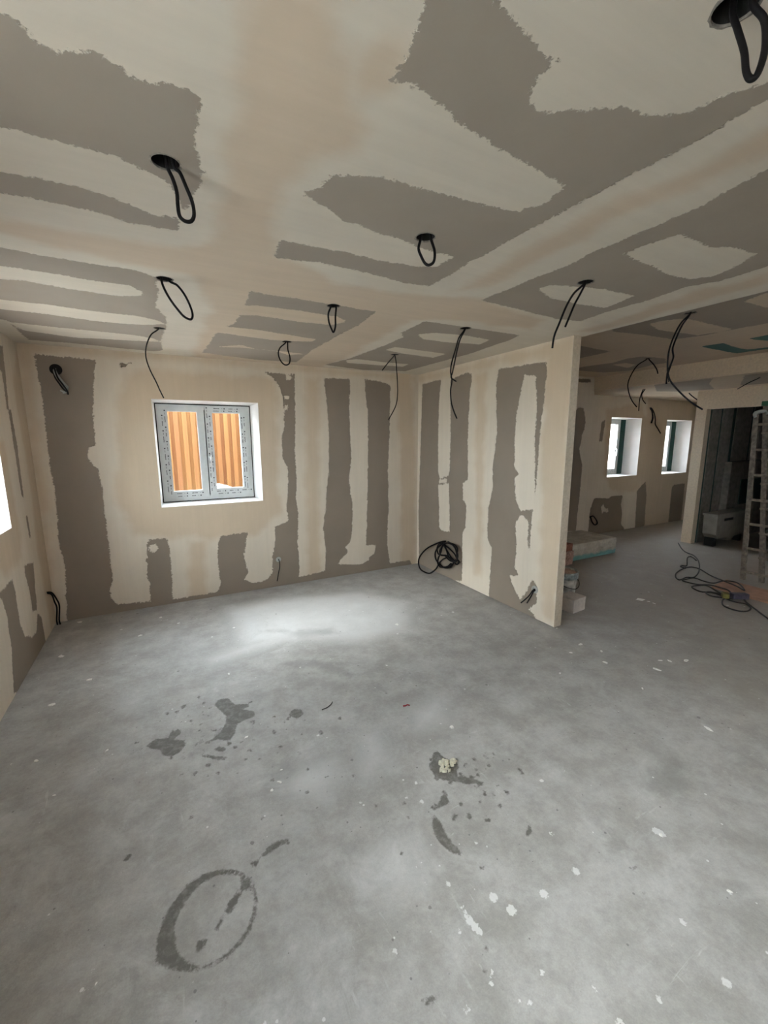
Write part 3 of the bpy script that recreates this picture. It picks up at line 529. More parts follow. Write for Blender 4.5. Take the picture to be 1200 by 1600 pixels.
slab('wall_left', lines([(-6.95, W5[0], .2), (W5[0], W5[1], .2), (W5[1], W4[0], .1), (W4[0], W4[1], .05), (W4[1], 0.0, .02), (0.0, 0.2, .1)]),
     lines([(-0.1, 1.02, .02), (1.02, 1.067, .02), (1.067, 1.20, .02), (1.20, 2.10, .02), (2.10, 2.15, .02), (2.15, 2.62, .02)]),
     lambda u, v, d: (-4.0-d, u, v), 0.26, M_PL['z'], dict(board=board_attr(LEFT_B), beige=soft_attr(LEFT_G), teal=far1),
     holes=[W4, W5])
slab('wall_partition', lines([(-2.302, 0.0, .02)]), lines([(0.012, 2.55, .02)]), lambda u, v, d: (d, u, v), 0.088, M_PL['z'],
     dict(board=board_attr(PART_B, PART_L), beige=soft_attr(PART_G), teal=far1))
slab('wall_alcove', lines([(0.088, 2.0, .2), (2.0, 2.97, .02)]), lines([(-0.05, 2.65, .02)]), lambda u, v, d: (u, -0.35+d, v), 0.33, M_PL['z'],
     dict(board=board_attr(ALC_B), beige=far1, teal=far1))
DOOR = (-2.25, -1.19, -0.2, 2.13)
slab('wall_right', lines([(-6.95, -2.25, .3), (-2.25, -1.19, .2), (-1.19, -1.04, .05)]), lines([(-0.2, 2.13, .2), (2.13, 2.55, .05)]),
     lambda u, v, d: (4.5+d, u, v), 0.12, M_BEAD, {}, holes=[DOOR])
FILL_OPENING = (-3.55, -3.0, 1.6, 2.15)  # unseen front-wall openings, added to let in fill light
slab('wall_front', lines([(-4.45, 7.3, .5), (FILL_OPENING[0], FILL_OPENING[1], .5), (0.8, 1.5, .35)]), lines([(-.2, FILL_OPENING[2], .3), (FILL_OPENING[2], FILL_OPENING[3], .3), (FILL_OPENING[3], 2.75, .3)]),
     lambda u, v, d: (u, -6.8-d, v), 0.2, M_PL['z'], dict(board=far1, beige=far1, teal=far1), holes=[FILL_OPENING, (0.8, 1.5, FILL_OPENING[2], FILL_OPENING[3])])
bm = bmesh.new(); box(bm, (2.952, -6.8, 2.408), (2.968, -0.35, 2.612)); struct(obj('trim_1', bm, M_BEAD))
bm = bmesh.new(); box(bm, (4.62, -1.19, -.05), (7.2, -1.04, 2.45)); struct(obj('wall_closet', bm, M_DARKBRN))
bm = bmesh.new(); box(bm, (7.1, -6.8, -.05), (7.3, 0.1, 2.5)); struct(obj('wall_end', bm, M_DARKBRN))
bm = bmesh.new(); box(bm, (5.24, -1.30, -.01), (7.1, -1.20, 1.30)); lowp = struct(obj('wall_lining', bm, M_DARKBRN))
clo = bpy.data.objects['wall_closet']
bm = bmesh.new(); box(bm, (4.63, -1.1904, 0), (7.08, -1.1901, 2.40)); obj('insulation_sheet', bm, M_GREEN, clo)
for (x0, x1, z0) in ((4.66, 4.93, 0.0), (4.99, 5.31, 0.0), (5.42, 5.95, 1.31), (6.02, 6.55, 1.31)):
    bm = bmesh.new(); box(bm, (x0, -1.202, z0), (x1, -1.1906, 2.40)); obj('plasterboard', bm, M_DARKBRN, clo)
# cover strip of corner bead at the free end of the partition
bm = bmesh.new(); box(bm, (0.0, -2.306, 0.012), (0.088, -2.3021, 2.5)); obj('end_cap', bm, mat('olive_cream_plaster', (0.52, 0.445, 0.345), 0.85, bump=.0006, scale=40, var=.1), bpy.data.objects['wall_partition'])
# outer masonry leaf with its own openings
def leaf(name, to3, u0, u1, holes, z0=-0.3, z1=2.9):
    slab(name, lines([(u0, u1, 50)]+[(h[0], h[1], 50) for h in holes]), lines([(z0, z1, 50)]+[(h[2], h[3], 50) for h in holes]), to3, 0.10, M_BRICKOUT, {}, holes=holes)
leaf('wall_outer_back', lambda u, v, d: (u, 0.30+d, v), -4.45, 7.3, [(-3.0, -2.09, 1.05, 2.05), (4.02, 4.70, 1.03, 2.04), (5.69, 6.40, 1.02, 2.03)])
leaf('wall_outer_left', lambda u, v, d: (-4.30-d, u, v), -6.95, 0.45, [(-1.89, -0.89, 1.075, 2.085), (-5.00, -3.70, 1.21, 2.14)])
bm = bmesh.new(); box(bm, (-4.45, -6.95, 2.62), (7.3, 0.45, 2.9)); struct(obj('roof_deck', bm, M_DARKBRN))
# ------------------------------------------------------------------ cut-outs in the ceilings
for w in WIRES:
    x, y, z = w[1]
    if z == 2.41: continue
    par = bpy.data.objects['ceiling' if z == 2.5 else 'ceiling_raised']
    bm = bmesh.new(); seg = 28
    top = [bm.verts.new((x+HR*math.cos(2*math.pi*k/seg), y+HR*math.sin(2*math.pi*k/seg), z+0.10)) for k in range(seg)]
    bot = [bm.verts.new((x+HR*math.cos(2*math.pi*k/seg), y+HR*math.sin(2*math.pi*k/seg), z-0.0006)) for k in range(seg)]
    for k in range(seg): bm.faces.new((top[k], top[(k+1) % seg], bot[(k+1) % seg], bot[k])).material_index = 1 if False else 0
    bm.faces.new(top)
    obj('cutout', bm, M_VOID, par)
    bm = bmesh.new(); ri, ro, rb = [], [], []
    for k in range(seg):
        a = 2*math.pi*k/seg; j = random.uniform(0.002, 0.0075)
        ri.append(bm.verts.new((x+(HR-.0015)*math.cos(a), y+(HR-.0015)*math.sin(a), z+0.004)))
        rb.append(bm.verts.new((x+(HR-.001)*math.cos(a), y+(HR-.001)*math.sin(a), z-0.0012)))
        ro.append(bm.verts.new((x+(HR+j)*math.cos(a), y+(HR+j)*math.sin(a), z-0.0004)))
    for k in range(seg):
        k2 = (k+1) % seg
        bm.faces.new((ri[k], ri[k2], rb[k2], rb[k])); bm.faces.new((rb[k], rb[k2], ro[k2], ro[k]))
    obj('cutout_rim', bm, M_TORN, par)
# ------------------------------------------------------------------ windows
def ring(bm, M, u0, u1, z0, z1, t, d0, d1):
    """rectangular frame of member width t, from depth d0 to d1"""
    def bx(a, b, c, d):
        A = [M(a, d0, c), M(b, d0, c), M(b, d0, d), M(a, d0, d)]; B = [M(a, d1, c), M(b, d1, c), M(b, d1, d), M(a, d1, d)]
        prism8(bm, A, B)
    bx(u0, u0+t, z0, z1); bx(u1-t, u1, z0, z1); bx(u0+t, u1-t, z0, z0+t); bx(u0+t, u1-t, z1-t, z1)
def window(name, M, op, inn, D, panes, frame, handle=None, prints=True, dark=None):
    w = struct(empty(name))
    (a, b, c, d), (e, f, g, h) = op, inn
    T = 0.004
    R0 = [(a, c), (b, c), (b, d), (a, d)]; R1 = [(e, g), (f, g), (f, h), (e, h)]
    for i in range(4):
        p, q = R0[i], R0[(i+1) % 4]; r, s = R1[(i+1) % 4], R1[i]
        cu, cz = (a+b)/2, (c+d)/2
        def o(pt): return (pt[0]+T*(1 if pt[0] > cu else -1)*0.5, pt[1]+T*(1 if pt[1] > cz else -1)*0.5)
        bm = bmesh.new(); A = [M(p[0], -.002, p[1]), M(q[0], -.002, q[1]), M(r[0], D, r[1]), M(s[0], D, s[1])]
        B = [M(o(p)[0], -.002, o(p)[1]), M(o(q)[0], -.002, o(q)[1]), M(o(r)[0], D, o(r)[1]), M(o(s)[0], D, o(s)[1])]
        prism8(bm, A, B); obj('reveal', bm, M_WHITE, w)
    bm = bmesh.new(); u0, u1, z0, z1 = frame; ring(bm, M, u0, u1, z0, z1, 0.045, D-.001, D+.06); obj('window_frame', bm, M_PVC, w)
    bm = bmesh.new()   # closing strips between frame and masonry
    for (x0, x1, y0, y1) in ((e-.08, u0, g-.08, h+.08), (u1, f+.08, g-.08, h+.08), (u0, u1, g-.08, z0), (u0, u1, z1, h+.08)):
        prism8(bm, [M(x0, D+.012, y0), M(x1, D+.012, y0), M(x1, D+.012, y1), M(x0, D+.012, y1)], [M(x0, D+.055, y0), M(x1, D+.055, y0), M(x1, D+.055, y1), M(x0, D+.055, y1)])
    obj('insulation_strip', bm, M_GREEN if dark else M_GASKET, w)
    marks = bmesh.new(); rnd = random.Random(11)
    def mk(u, z, du, dz):
        k = 0.0
        prism8(marks, [M(u-du, D-.0172, z-dz), M(u+du, D-.0172, z-dz), M(u+du, D-.0172, z+dz), M(u-du, D-.0172, z+dz)],
               [M(u-du, D-.0165, z-dz), M(u+du, D-.0165, z-dz), M(u+du, D-.0165, z+dz), M(u-du, D-.0165, z+dz)])
    for i, (s0, s1, t0, t1) in enumerate(panes):
        bar = 0.062; so = (s0-bar, s1+bar, t0-bar-.012, t1+bar)
        if so[0] < u0+.012: so = (u0+.012,)+so[1:]
        if so[1] > u1-.012: so = (so[0], u1-.012)+so[2:]
        if len(panes) == 2:
            midu = (panes[0][1]+panes[1][0])/2
            so = (so[0], midu-.005)+so[2:] if i == 0 else (midu+.005, so[1])+so[2:]
        bm = bmesh.new()
        for (x0, x1, y0, y1) in ((so[0], s0, so[2], so[3]), (s1, so[1], so[2], so[3]), (s0, s1, so[2], t0), (s0, s1, t1, so[3])):
            prism8(bm, [M(x0, D-.016, y0), M(x1, D-.016, y0), M(x1, D-.016, y1), M(x0, D-.016, y1)], [M(x0, D+.045, y0), M(x1, D+.045, y0), M(x1, D+.045, y1), M(x0, D+.045, y1)])
        sa = obj('sash', bm, M_PVC, w)
        bm = bmesh.new(); prism8(bm, [M(s0-.004, D+.012, t0-.004), M(s1+.004, D+.012, t0-.004), M(s1+.004, D+.012, t1+.004), M(s0-.004, D+.012, t1+.004)],
                                 [M(s0-.004, D+.016, t0-.004), M(s1+.004, D+.016, t0-.004), M(s1+.004, D+.016, t1+.004), M(s0-.004, D+.016, t1+.004)])
        obj('pane', bm, M_GLASS, sa)
        bm = bmesh.new(); ring(bm, M, s0-.002, s1+.002, t0-.002, t1+.002, 0.007, D-.004, D+.011); obj('glazing_bead', bm, M_WHITE, sa)
        if prints:
            # strip of film print along every member: short words as dashes, a square mark between
            for (cu0, vert) in ((so[0]+.018, 1), (so[0]+.045, 1), (so[1]-.02, 1), (so[1]-.045, 1)) if i == 1 else ((so[0]+.015, 1), (so[0]+.042, 1)):
                z = so[2]+.05+rnd.uniform(0, .06)
                while z < so[3]-.08:
                    n = rnd.choice((3, 4, 5))
                    for k in range(n): mk(cu0+rnd.uniform(-.001, .001), z+k*.012, .0034, .0050)
                    z += n*.012+.022
                    mk(cu0, z, .0018, .010); z += .030; mk(cu0, z, .0062, .0065); z += .055+rnd.uniform(0, .02)
            for (cz) in ((so[2]+.018, so[2]+.046, so[3]-.02, so[3]-.046) if i == 1 else (so[2]+.02, so[2]+.05)):
                u = so[0]+.06+rnd.uniform(0, .05)
                while u < so[1]-.07:
                    n = rnd.choice((4, 5, 6))
                    for k in range(n): mk(u+k*.010, cz, .0042, .0036+rnd.uniform(-.0008, .0008))
                    u += n*.010+.02; mk(u, cz, .006, .0015); u += .025; mk(u, cz, .006, .0062); u += .05
        if handle is not None and i == len(panes)-1:
            hu, hz = handle; bm = bmesh.new()
            prism8(bm, [M(hu-.013, D-.024, hz-.035), M(hu+.013, D-.024, hz-.035), M(hu+.013, D-.024, hz+.035), M(hu-.013, D-.024, hz+.035)],
                   [M(hu-.014, D-.0165, hz-.037), M(hu+.014, D-.0165, hz-.037), M(hu+.014, D-.0165, hz+.037), M(hu-.014, D-.0165, hz+.037)])
            tube(bm, [M(hu, D-.02, hz+.018), M(hu, D-.055, hz+.018), M(hu, D-.062, hz-.02), M(hu-.002, D-.06, hz-.11)], .008, 8, 5)
            obj('handle', bm, mat('brushed_steel_handle', (.62, .62, .60), .3, .9), sa, smooth=True)
    if len(panes) == 2:
        bm = bmesh.new(); prism8(bm, [M(midu-.03, D+.02, z0+.05), M(midu+.03, D+.02, z0+.05), M(midu+.03, D+.02, z1-.05), M(midu-.03, D+.02, z1-.05)],
                                 [M(midu-.03, D+.04, z0+.05), M(midu+.03, D+.04, z0+.05), M(midu+.03, D+.04, z1-.05), M(midu-.03, D+.04, z1-.05)])
        obj('gasket', bm, M_GASKET, w)
    if prints:
        o = obj('printed_film_mark', marks, M_PRINT, w); o['kind'] = 'stuff'
    else: marks.free()
    if dark:
        bm = bmesh.new(); x0, x1 = dark
        prism8(bm, [M(x0, D-.004, g), M(x1, D-.004, g), M(x1, D-.004, h), M(x0, D-.004, h)], [M(x0, D+.02, g), M(x1, D+.02, g), M(x1, D+.02, h), M(x0, D+.02, h)])
        obj('lining_strip', bm, M_GREEN, w)
    return w
MB = lambda u, d, z: (u, d, z)
ML = lambda u, d, z: (-4.0-d, u, z)
window('window_1', MB, W1, (-3.020, -2.074, 1.034, 2.063), 0.25, [(-2.912, -2.625, 1.148, 1.985), (-2.481, -2.19, 1.156, 1.98)], (-3.010, -2.084, 1.043, 2.053), handle=(-2.524, 1.50))
window('window_2', MB, W2, (4.00, 4.75, 1.03, 2.035), 0.25, [(4.13, 4.515, 1.13, 1.95)], (4.03, 4.61, 1.025, 2.045), handle=(4.48, 1.48), dark=(4.61, 4.752))
window('window_3', MB, W3, (5.68, 6.43, 1.02, 2.025), 0.25, [(5.80, 6.185, 1.12, 1.94)], (5.70, 6.28, 1.015, 2.035), dark=(6.28, 6.432))
window('window_4', ML, W4, (-1.89, -0.89, 1.075, 2.085), 0.25, [(-1.845, -1.41, 1.125, 2.04), (-1.37, -0.935, 1.125, 2.04)], (-1.892, -0.888, 1.073, 2.087), prints=False)
window('window_5', ML, W5, (-5.00, -3.70, 1.21, 2.14), 0.25, [(-4.955, -4.38, 1.26, 2.095), (-4.32, -3.745, 1.26, 2.095)], (-5.002, -3.698, 1.208, 2.142), prints=False)
# ------------------------------------------------------------------ outside: ground, heap of pale rubble, board fence
M_GROUND = mat('pale_gravel_ground', (0.52, 0.50, 0.46), 0.95, bump=0.02, scale=25, var=0.25)
bm = bmesh.new()
for (a, b, z) in (((-40, 0.46), (40, 40), 0.72), ((-40, -40), (-4.46, 0.46), -0.15), ((-4.46, -40), (40, -7.05), -0.15)):
    box(bm, (a[0], a[1], z-.3), (b[0], b[1], z))
struct(obj('exterior_ground', bm, M_GROUND))
bm = bmesh.new(); n = 44; gv = {}
def heap(x, y):
    h = 0.17*math.exp(-((x+2.38)/0.24)**2-((y-1.28)/0.30)**2)+0.10*math.exp(-((x+3.12)/0.17)**2-((y-1.3)/0.35)**2)
    return 0.70+h+0.25*math.exp(-((y-1.25)/0.5)**2)+0.03*math.sin(31*x+7*y)*math.sin(23*y-11*x)+random.uniform(-.012, .012)
for i in range(n+1):
    for j in range(15): gv[i, j] = bm.verts.new((-4.0+3.2*i/n, 0.6+0.98*j/14, heap(-4.0+3.2*i/n, 0.6+0.98*j/14)))
for i in range(n):
    for j in range(14): bm.faces.new((gv[i, j], gv[i+1, j], gv[i+1, j+1], gv[i, j+1]))
hp = obj('rubble_heap', bm, mat('white_rubble', (0.80, 0.79, 0.76), .95, bump=.03, scale=30, var=.25)); hp['kind'] = 'stuff'
tag(hp, 'white rubble heaped outside against the timber fence below the double window', 'rubble')
fence = tag(empty('timber_fence', (-2.4, 1.6, 0.7)), 'orange vertical board timber fence seen through the double window', 'fence')
def plank_mat():
    m = bpy.data.materials.new('orange_stained_pine'); m.use_nodes = True; N = m.node_tree.nodes; L = m.node_tree.links; b = N['Principled BSDF']
    oi = N.new('ShaderNodeObjectInfo'); tc = N.new('ShaderNodeTexCoord'); vm = N.new('ShaderNodeVectorMath'); vm.operation = 'MULTIPLY'; vm.inputs[1].default_value = (24, 24, 0.9)
    va = N.new('ShaderNodeVectorMath'); va.operation = 'ADD'; L.new(tc.outputs['Object'], vm.inputs[0]); L.new(vm.outputs[0], va.inputs[0]); L.new(oi.outputs['Random'], va.inputs[1])
    nz = N.new('ShaderNodeTexNoise'); nz.inputs['Scale'].default_value = 3; nz.inputs['Detail'].default_value = 4; nz.inputs['Distortion'].default_value = 1.2; L.new(va.outputs[0], nz.inputs['Vector'])
    ad = N.new('ShaderNodeMath'); ad.operation = 'ADD'; mu = N.new('ShaderNodeMath'); mu.operation = 'MULTIPLY'; mu.inputs[1].default_value = .35; L.new(oi.outputs['Random'], mu.inputs[0]); L.new(nz.outputs['Fac'], ad.inputs[0]); L.new(mu.outputs[0], ad.inputs[1])
    cr = N.new('ShaderNodeValToRGB'); cr.color_ramp.elements[0].color = (0.10, 0.036, 0.005, 1); cr.color_ramp.elements[1].color = (0.13, 0.062, 0.010, 1); cr.color_ramp.elements[0].position = .35; cr.color_ramp.elements[1].position = .85
    L.new(ad.outputs[0], cr.inputs[0]); L.new(cr.outputs[0], b.inputs['Base Color']); b.inputs['Roughness'].default_value = .75; return m
M_PINE = plank_mat()
bm = bmesh.new(); box(bm, (-.029, -.007, 0), (.029, .007, 1.58), .0025); proto = obj('plank', bm, M_PINE, fence)
for k in range(80):
    o = proto if k == 0 else link(proto.copy(), fence)
    o.location = (-2.0+k*.052, -.009 if k % 2 else .009, random.uniform(-.02, .02))
for z in (.3, 1.2):
    bm = bmesh.new(); box(bm, (-2.05, .019, z), (2.2, .055, z+.09), .004); obj('rail', bm, M_PINE, fence)
for x in (-2.0, 0.0, 2.0):
    bm = bmesh.new(); box(bm, (x-.04, .056, 0), (x+.04, .13, 1.55), .004); obj('post', bm, M_PINE, fence)
# ------------------------------------------------------------------ cables hanging from the ceiling cut-outs
WL = {
 '1': 'thick black cable loop from the ceiling cutout in the top right corner of the photo',
 '2': 'long narrow black cable loop at the edge of the big grey ceiling patch',
 '3': 'small U-shaped black cable loop below the cutout at the middle of the ceiling',
 '4': 'wide slanting black cable loop in front of the single cable above the double window',
 '5': 'single black cable curving from the ceiling down to the double window top',
 '6': 'thin narrow black cable loop between the U-shaped loop and the window wall',
 '7': 'teardrop black cable loop closest to the window wall, right of the window',
 '8': 'two-ended black cable near the room corner, one end short, one long',
 '9': 'paired black cables hanging in front of the partition, ending in a long tail',
 '10': 'two straight black cable tails hanging above the free end of the partition',
 '11': 'bundle of black cables with a long tail, right of the partition end',
 '12': 'black cable bent in an arch like a hook, in front of the beam',
 '13': 'short forked cable hanging under the low ceiling above the two far windows',
 '15': 'short stiff cable slanting from the low ceiling above the doorway',
 '16': 'short black cable stub behind the doorway post, under the low ceiling'}
RAD = {'1': .0062, '2': .0056, '3': .0058, '4': .0058, '5': .0048, '6': .0056, '7': .0054, '8': .0048, '9': .0052, '10': .0056, '11': .0062, '12': .0064, '13': .0062, '15': .0055, '16': .009}
for n, (hx, hy, hz), strands in WIRES:
    bm = bmesh.new()
    for i, s in enumerate(strands):
        P = pts3(s); r = RAD[n]*(0.6 if (n == '11' and i == 2) else 1)
        if not (n == '11' and i == 2):
            e = Vector((hx, hy, hz)); q = e+(Vector(P[0])-e)*0.7; dd = Vector((q.x-hx, q.y-hy, 0))
            if dd.length > .027: q = e+dd*(.027/dd.length)
            P[0] = (q.x, q.y, hz-.004); P = [(hx+(q.x-hx)*.8, hy+(q.y-hy)*.8, hz+.05)]+P
            if n in ('1', '2', '3', '4', '6', '7'):
                q = e+(Vector(P[-1])-e)*0.7; dd = Vector((q.x-hx, q.y-hy, 0))
                if dd.length > .027: q = e+dd*(.027/dd.length)
                P[-1] = (q.x, q.y, hz-.004); P.append((hx+(q.x-hx)*.8, hy+(q.y-hy)*.8, hz+.05))
        tube(bm, P, r, 8, 6)
    tag(obj('hanging_cable', bm, M_BLACK, smooth=True), WL[n], 'cable', 'cables hanging from the ceiling')
# ------------------------------------------------------------------ cables and sockets on the walls
def wall_ring(bm, c, n, r, t=.010, seg=20):
    n = Vector(n); a = Vector((0, 0, 1)); b = n.cross(a); c = Vector(c); R = []
    for (rr, h) in ((r*.72, .0), (r*.72, t), (r, t), (r*1.02, 0)):
        R.append([bm.verts.new(c+n*(h+.0005)+a*rr*math.cos(2*math.pi*k/seg)+b*rr*math.sin(2*math.pi*k/seg)) for k in range(seg)])
    for p, q in zip(R, R[1:]):
        for k in range(seg): bm.faces.new((p[k], p[(k+1) % seg], q[(k+1) % seg], q[k]))
    bm.faces.new(R[0])
t = tag(empty('wire_bundle', (-3.75, 0, 2.29)), 'grey and black wires drooping from a round hole high on the window wall', 'wires')
bm = bmesh.new(); wall_ring(bm, (-3.752, 0, 2.30), (0, -1, 0), .046, .004); obj('cutout', bm, M_VOID, t).location = (3.75, 0, -2.29)
for s, m in (("-3.763,.01,2.30 -3.762,-.03,2.285 -3.747,-0.05,2.237 -3.716,-0.05,2.185 -3.689,-0.05,2.143 -3.702,-0.05,2.110 -3.732,-0.05,2.120", M_GREYHOSE),
             ("-3.754,.01,2.31 -3.752,-.03,2.29 -3.729,-0.05,2.238 -3.698,-0.05,2.186 -3.675,-0.05,2.150 -3.693,-0.05,2.105 -3.717,-0.05,2.099", M_GREYHOSE),
             ("-3.768,.01,2.30 -3.766,-.03,2.275 -3.757,-0.045,2.226 -3.731,-0.055,2.174 -3.709,-0.05,2.132 -3.688,-0.06,2.111", M_BLACK),
             ("-3.76,.01,2.31 -3.755,-.03,2.30 -3.738,-0.06,2.226 -3.709,-0.065,2.174 -3.684,-0.06,2.125 -3.678,-0.06,2.085", M_BLACK),
             ("-3.758,.01,2.305 -3.757,-.03,2.29 -3.742,-0.04,2.235 -3.705,-0.04,2.174 -3.694,-0.04,2.13", M_GREYHOSE)):
    bm = bmesh.new(); tube(bm, pts3(s), .0065, 7, 5); o = obj('wire', bm, m, t, smooth=True); o.location = (3.75, 0, -2.29)
bm = bmesh.new()
tube(bm, pts3("-4.02,-0.17,0.345 -3.975,-0.15,0.325 -3.968,-0.11,0.237 -3.960,-0.10,0.174 -3.974,-0.10,0.06 -3.972,-.1,.012"), .0065, 8, 6)
tube(bm, pts3("-4.02,-0.18,0.355 -3.972,-0.15,0.340 -3.950,-0.10,0.247 -3.940,-0.10,0.183 -3.955,-0.10,0.06 -3.952,-.1,.012"), .0065, 8, 6)
tag(obj('wall_cable', bm, M_BLACK, smooth=True), 'two black cables bending down to the floor in the far left room corner', 'cable')
def socket(name, c, n, strands, label, rad=.0045, r=.030):
    t = tag(empty(name, c), label, 'socket')
    bm = bmesh.new(); wall_ring(bm, (0, 0, 0), n, r, .006); obj('back_box', bm, M_GREYHOSE, t)
    for s in strands:
        bm = bmesh.new(); tube(bm, [tuple(Vector(p)-Vector(c)) for p in pts3(s)], rad, 8, 6); obj('wire', bm, M_BLACK, t, smooth=True)
socket('socket_box', (-1.895, 0, .322), (0, -1, 0), ["-1.895,.01,.32 -1.893,-.018,.315 -1.889,-0.022,0.242 -1.908,-0.022,0.160 -1.927,-0.022,0.070"], 'round grey socket box with one black wire, low right of the double window')
socket('socket_box.001', (0, -2.067, .292), (-1, 0, 0), ["0.01,-2.067,0.295 -.02,-2.06,.285 -.03,-2.030,.226 -.032,-1.985,.172 -.032,-1.935,.120", "0.01,-2.072,0.29 -.02,-2.068,.275 -.03,-2.056,.235 -.035,-2.036,.190 -.033,-2.010,.145"], 'socket hole with two black wires low on the partition near its free end', .006, .036)
bm = bmesh.new(); tube(bm, pts3("3.60,.005,.325 3.574,-0.02,0.334 3.640,-0.03,0.345 3.738,-0.03,0.261 3.763,-0.03,0.201 3.696,-0.03,0.184 3.618,-0.03,0.249 3.575,-0.03,0.322 3.60,.005,.34"), .011, 8, 6)
tag(obj('wall_cable.001', bm, M_BLACK, smooth=True), 'small black cable loop low on the far wall, left below the first far window', 'cable')
bm = bmesh.new(); tube(bm, pts3("5.045,.01,2.24 5.045,-0.03,2.235 5.139,-0.03,2.157 5.200,-0.03,2.042 5.217,-0.03,1.949 5.314,-0.03,1.868 5.412,-0.03,1.785"), .010, 8, 6)
tube(bm, pts3("5.06,.01,2.23 5.08,-0.02,2.20 5.13,-0.02,2.07 5.12,-.01,1.97"), .014, 8, 6)
tag(obj('wall_cable.002', bm, M_BLACK, smooth=True), 'black cable hanging down the far wall between the two far windows', 'cable')
bm = bmesh.new()
tube(bm, pts3("0.02,-.66,.455 -.02,-.655,.456 -0.04,-0.640,0.452 -0.04,-0.490,0.388 -0.05,-0.319,0.291 -0.06,-0.19,0.172 -0.075,-0.16,0.08 -0.12,-0.27,0.02 -0.14,-0.42,0.014 -0.10,-0.48,0.014 -0.05,-0.530,0.075 -0.045,-0.580,0.153 -0.04,-0.659,0.231 -0.04,-0.762,0.281 -0.04,-0.850,0.288 -0.05,-0.877,0.240 -0.05,-0.804,0.173 -0.04,-0.689,0.133 -0.03,-0.580,0.145 -0.03,-0.495,0.190 -0.03,-0.479,0.269 -0.03,-0.533,0.348 -0.03,-0.626,0.418 -0.04,-0.755,0.462 -0.05,-0.892,0.469 -0.06,-0.966,0.432 -0.06,-0.957,0.353 -0.06,-0.948,0.289 -0.06,-0.838,0.261 -0.06,-0.722,0.296 -0.06,-0.603,0.283 -0.06,-0.560,0.338 -0.06,-0.599,0.412 -0.06,-0.704,0.435 -0.07,-0.771,0.371 -0.07,-0.812,0.310 -0.07,-0.900,0.277 -0.07,-0.970,0.326 -0.08,-0.966,0.417 -0.07,-0.904,0.464 -0.07,-0.780,0.468 -0.06,-0.679,0.414 -0.05,-0.629,0.321 -0.05,-0.578,0.227 -0.05,-0.566,0.158 -0.05,-0.635,0.127 -0.05,-0.766,0.170 -0.06,-0.852,0.233 -0.06,-0.841,0.183"), .0095, 8, 6)
tube(bm, pts3("-.03,-.66,.45 -.04,-.70,.42 -.05,-.80,.40 -.05,-.90,.36 -.05,-.95,.31 -.05,-.99,.29 -.06,-.96,.25 -.06,-.90,.27 -.06,-.82,.33 -.05,-.72,.39 -.04,-.64,.44"), .0095, 8, 6)
tube(bm, pts3("-.03,-.67,.46 -.05,-.66,.40 -.06,-.62,.33 -.07,-.66,.29 -.07,-.76,.31 -.07,-.86,.30 -.08,-.96,.29 -.07,-.985,.34 -.06,-.96,.40 -.05,-.86,.46 -.03,-.74,.47"), .0095, 8, 6)
tag(obj('cable_coil', bm, M_BLACK, smooth=True), 'tangled coil of thick black cable against the foot of the partition', 'cable')
# ------------------------------------------------------------------ plastered step, bricks, bucket and box by the alcove
def step_mat():
    g = G('rough_rendered_block'); s = g.N.new('ShaderNodeSeparateXYZ'); g.L.new(g.geo, s.inputs[0])
    n = g.noise(7, 5, .65); f = g.noise(40, 4)
    t = g.ramp(g.math('ADD', s.outputs['Z'], g.math('MULTIPLY', g.math('SUBTRACT', n, .5), .12)), .085, .035)
    c = g.scale(g.mix(g.ramp(n, .3, .7), (.44, .40, .33), (.60, .56, .48)), g.math('ADD', .8, g.math('MULTIPLY', f, .4)))
    g.L.new(g.mix(t, c, (.20, .40, .40)), g.b.inputs['Base Color']); g.b.inputs['Roughness'].default_value = .9
    g.bump(g.math('ADD', n, g.math('MULTIPLY', f, .5)), .012); return g.m
bm = bmesh.new(); box(bm, (1.86, -.96, .0), (2.905, -.352, .238), .012)
bmesh.ops.subdivide_edges(bm, edges=[e for e in bm.edges if e.calc_length() > .15], cuts=8, use_grid_fill=True)
for v in bm.verts:
    if v.co.y < -.9 and .02 < v.co.z < .22: v.co.y += random.uniform(-.008, .008)
tag(obj('rendered_step', bm, step_mat()), 'low rendered masonry step with teal paint at its foot, behind the partition', 'step')
M_BRICK = mat('red_clay_brick', (.30, .125, .085), .9, bump=.003, scale=45, var=.3)
M_BRICK2 = mat('pinkish_mortared_brick', (.42, .27, .215), .95, bump=.004, scale=35, var=.35)
def brick(loc, rz, m, label):
    bm = bmesh.new(); box(bm, (-.11, -.052, 0), (.11, .052, .095), .005)
    bmesh.ops.subdivide_edges(bm, edges=[e for e in bm.edges if e.calc_length() > .06], cuts=3, use_grid_fill=True)
    for v in bm.verts: v.co += Vector((random.uniform(-.002, .002), random.uniform(-.002, .002), random.uniform(-.001, .0)))
    o = obj('brick', bm, m); o.location = loc; o.rotation_euler.z = rz; tag(o, label, 'brick', 'bricks stacked by the rendered step')
brick((1.735, -1.0, 0.001), .06, M_BRICK2, 'pinkish mortar-smeared brick on the floor, lowest beside the rendered step')
brick((1.73, -1.005, .098), -.05, M_BRICK2, 'pale pinkish brick lying in the middle of the short brick stack')
brick((1.72, -1.0, .195), .10, M_BRICK, 'dark red brick topmost beside the rendered step')
M_PAIL = mat('smeared_grey_plastic', (.42, .40, .36), .55, bump=.0012, scale=11, var=.75)
M_PAILRIM = mat('teal_splashed_rim', (.26, .30, .285), .5, scale=22, var=.7)
M_MUDPINK = mat('dried_pinkish_compound', (.55, .40, .33), .9, bump=.006, scale=22, var=.2)
t = tag(empty('compound_bucket', (.75, -1.78, 0)), 'smeared plaster bucket with a pinkish dried top standing behind the partition end', 'bucket')
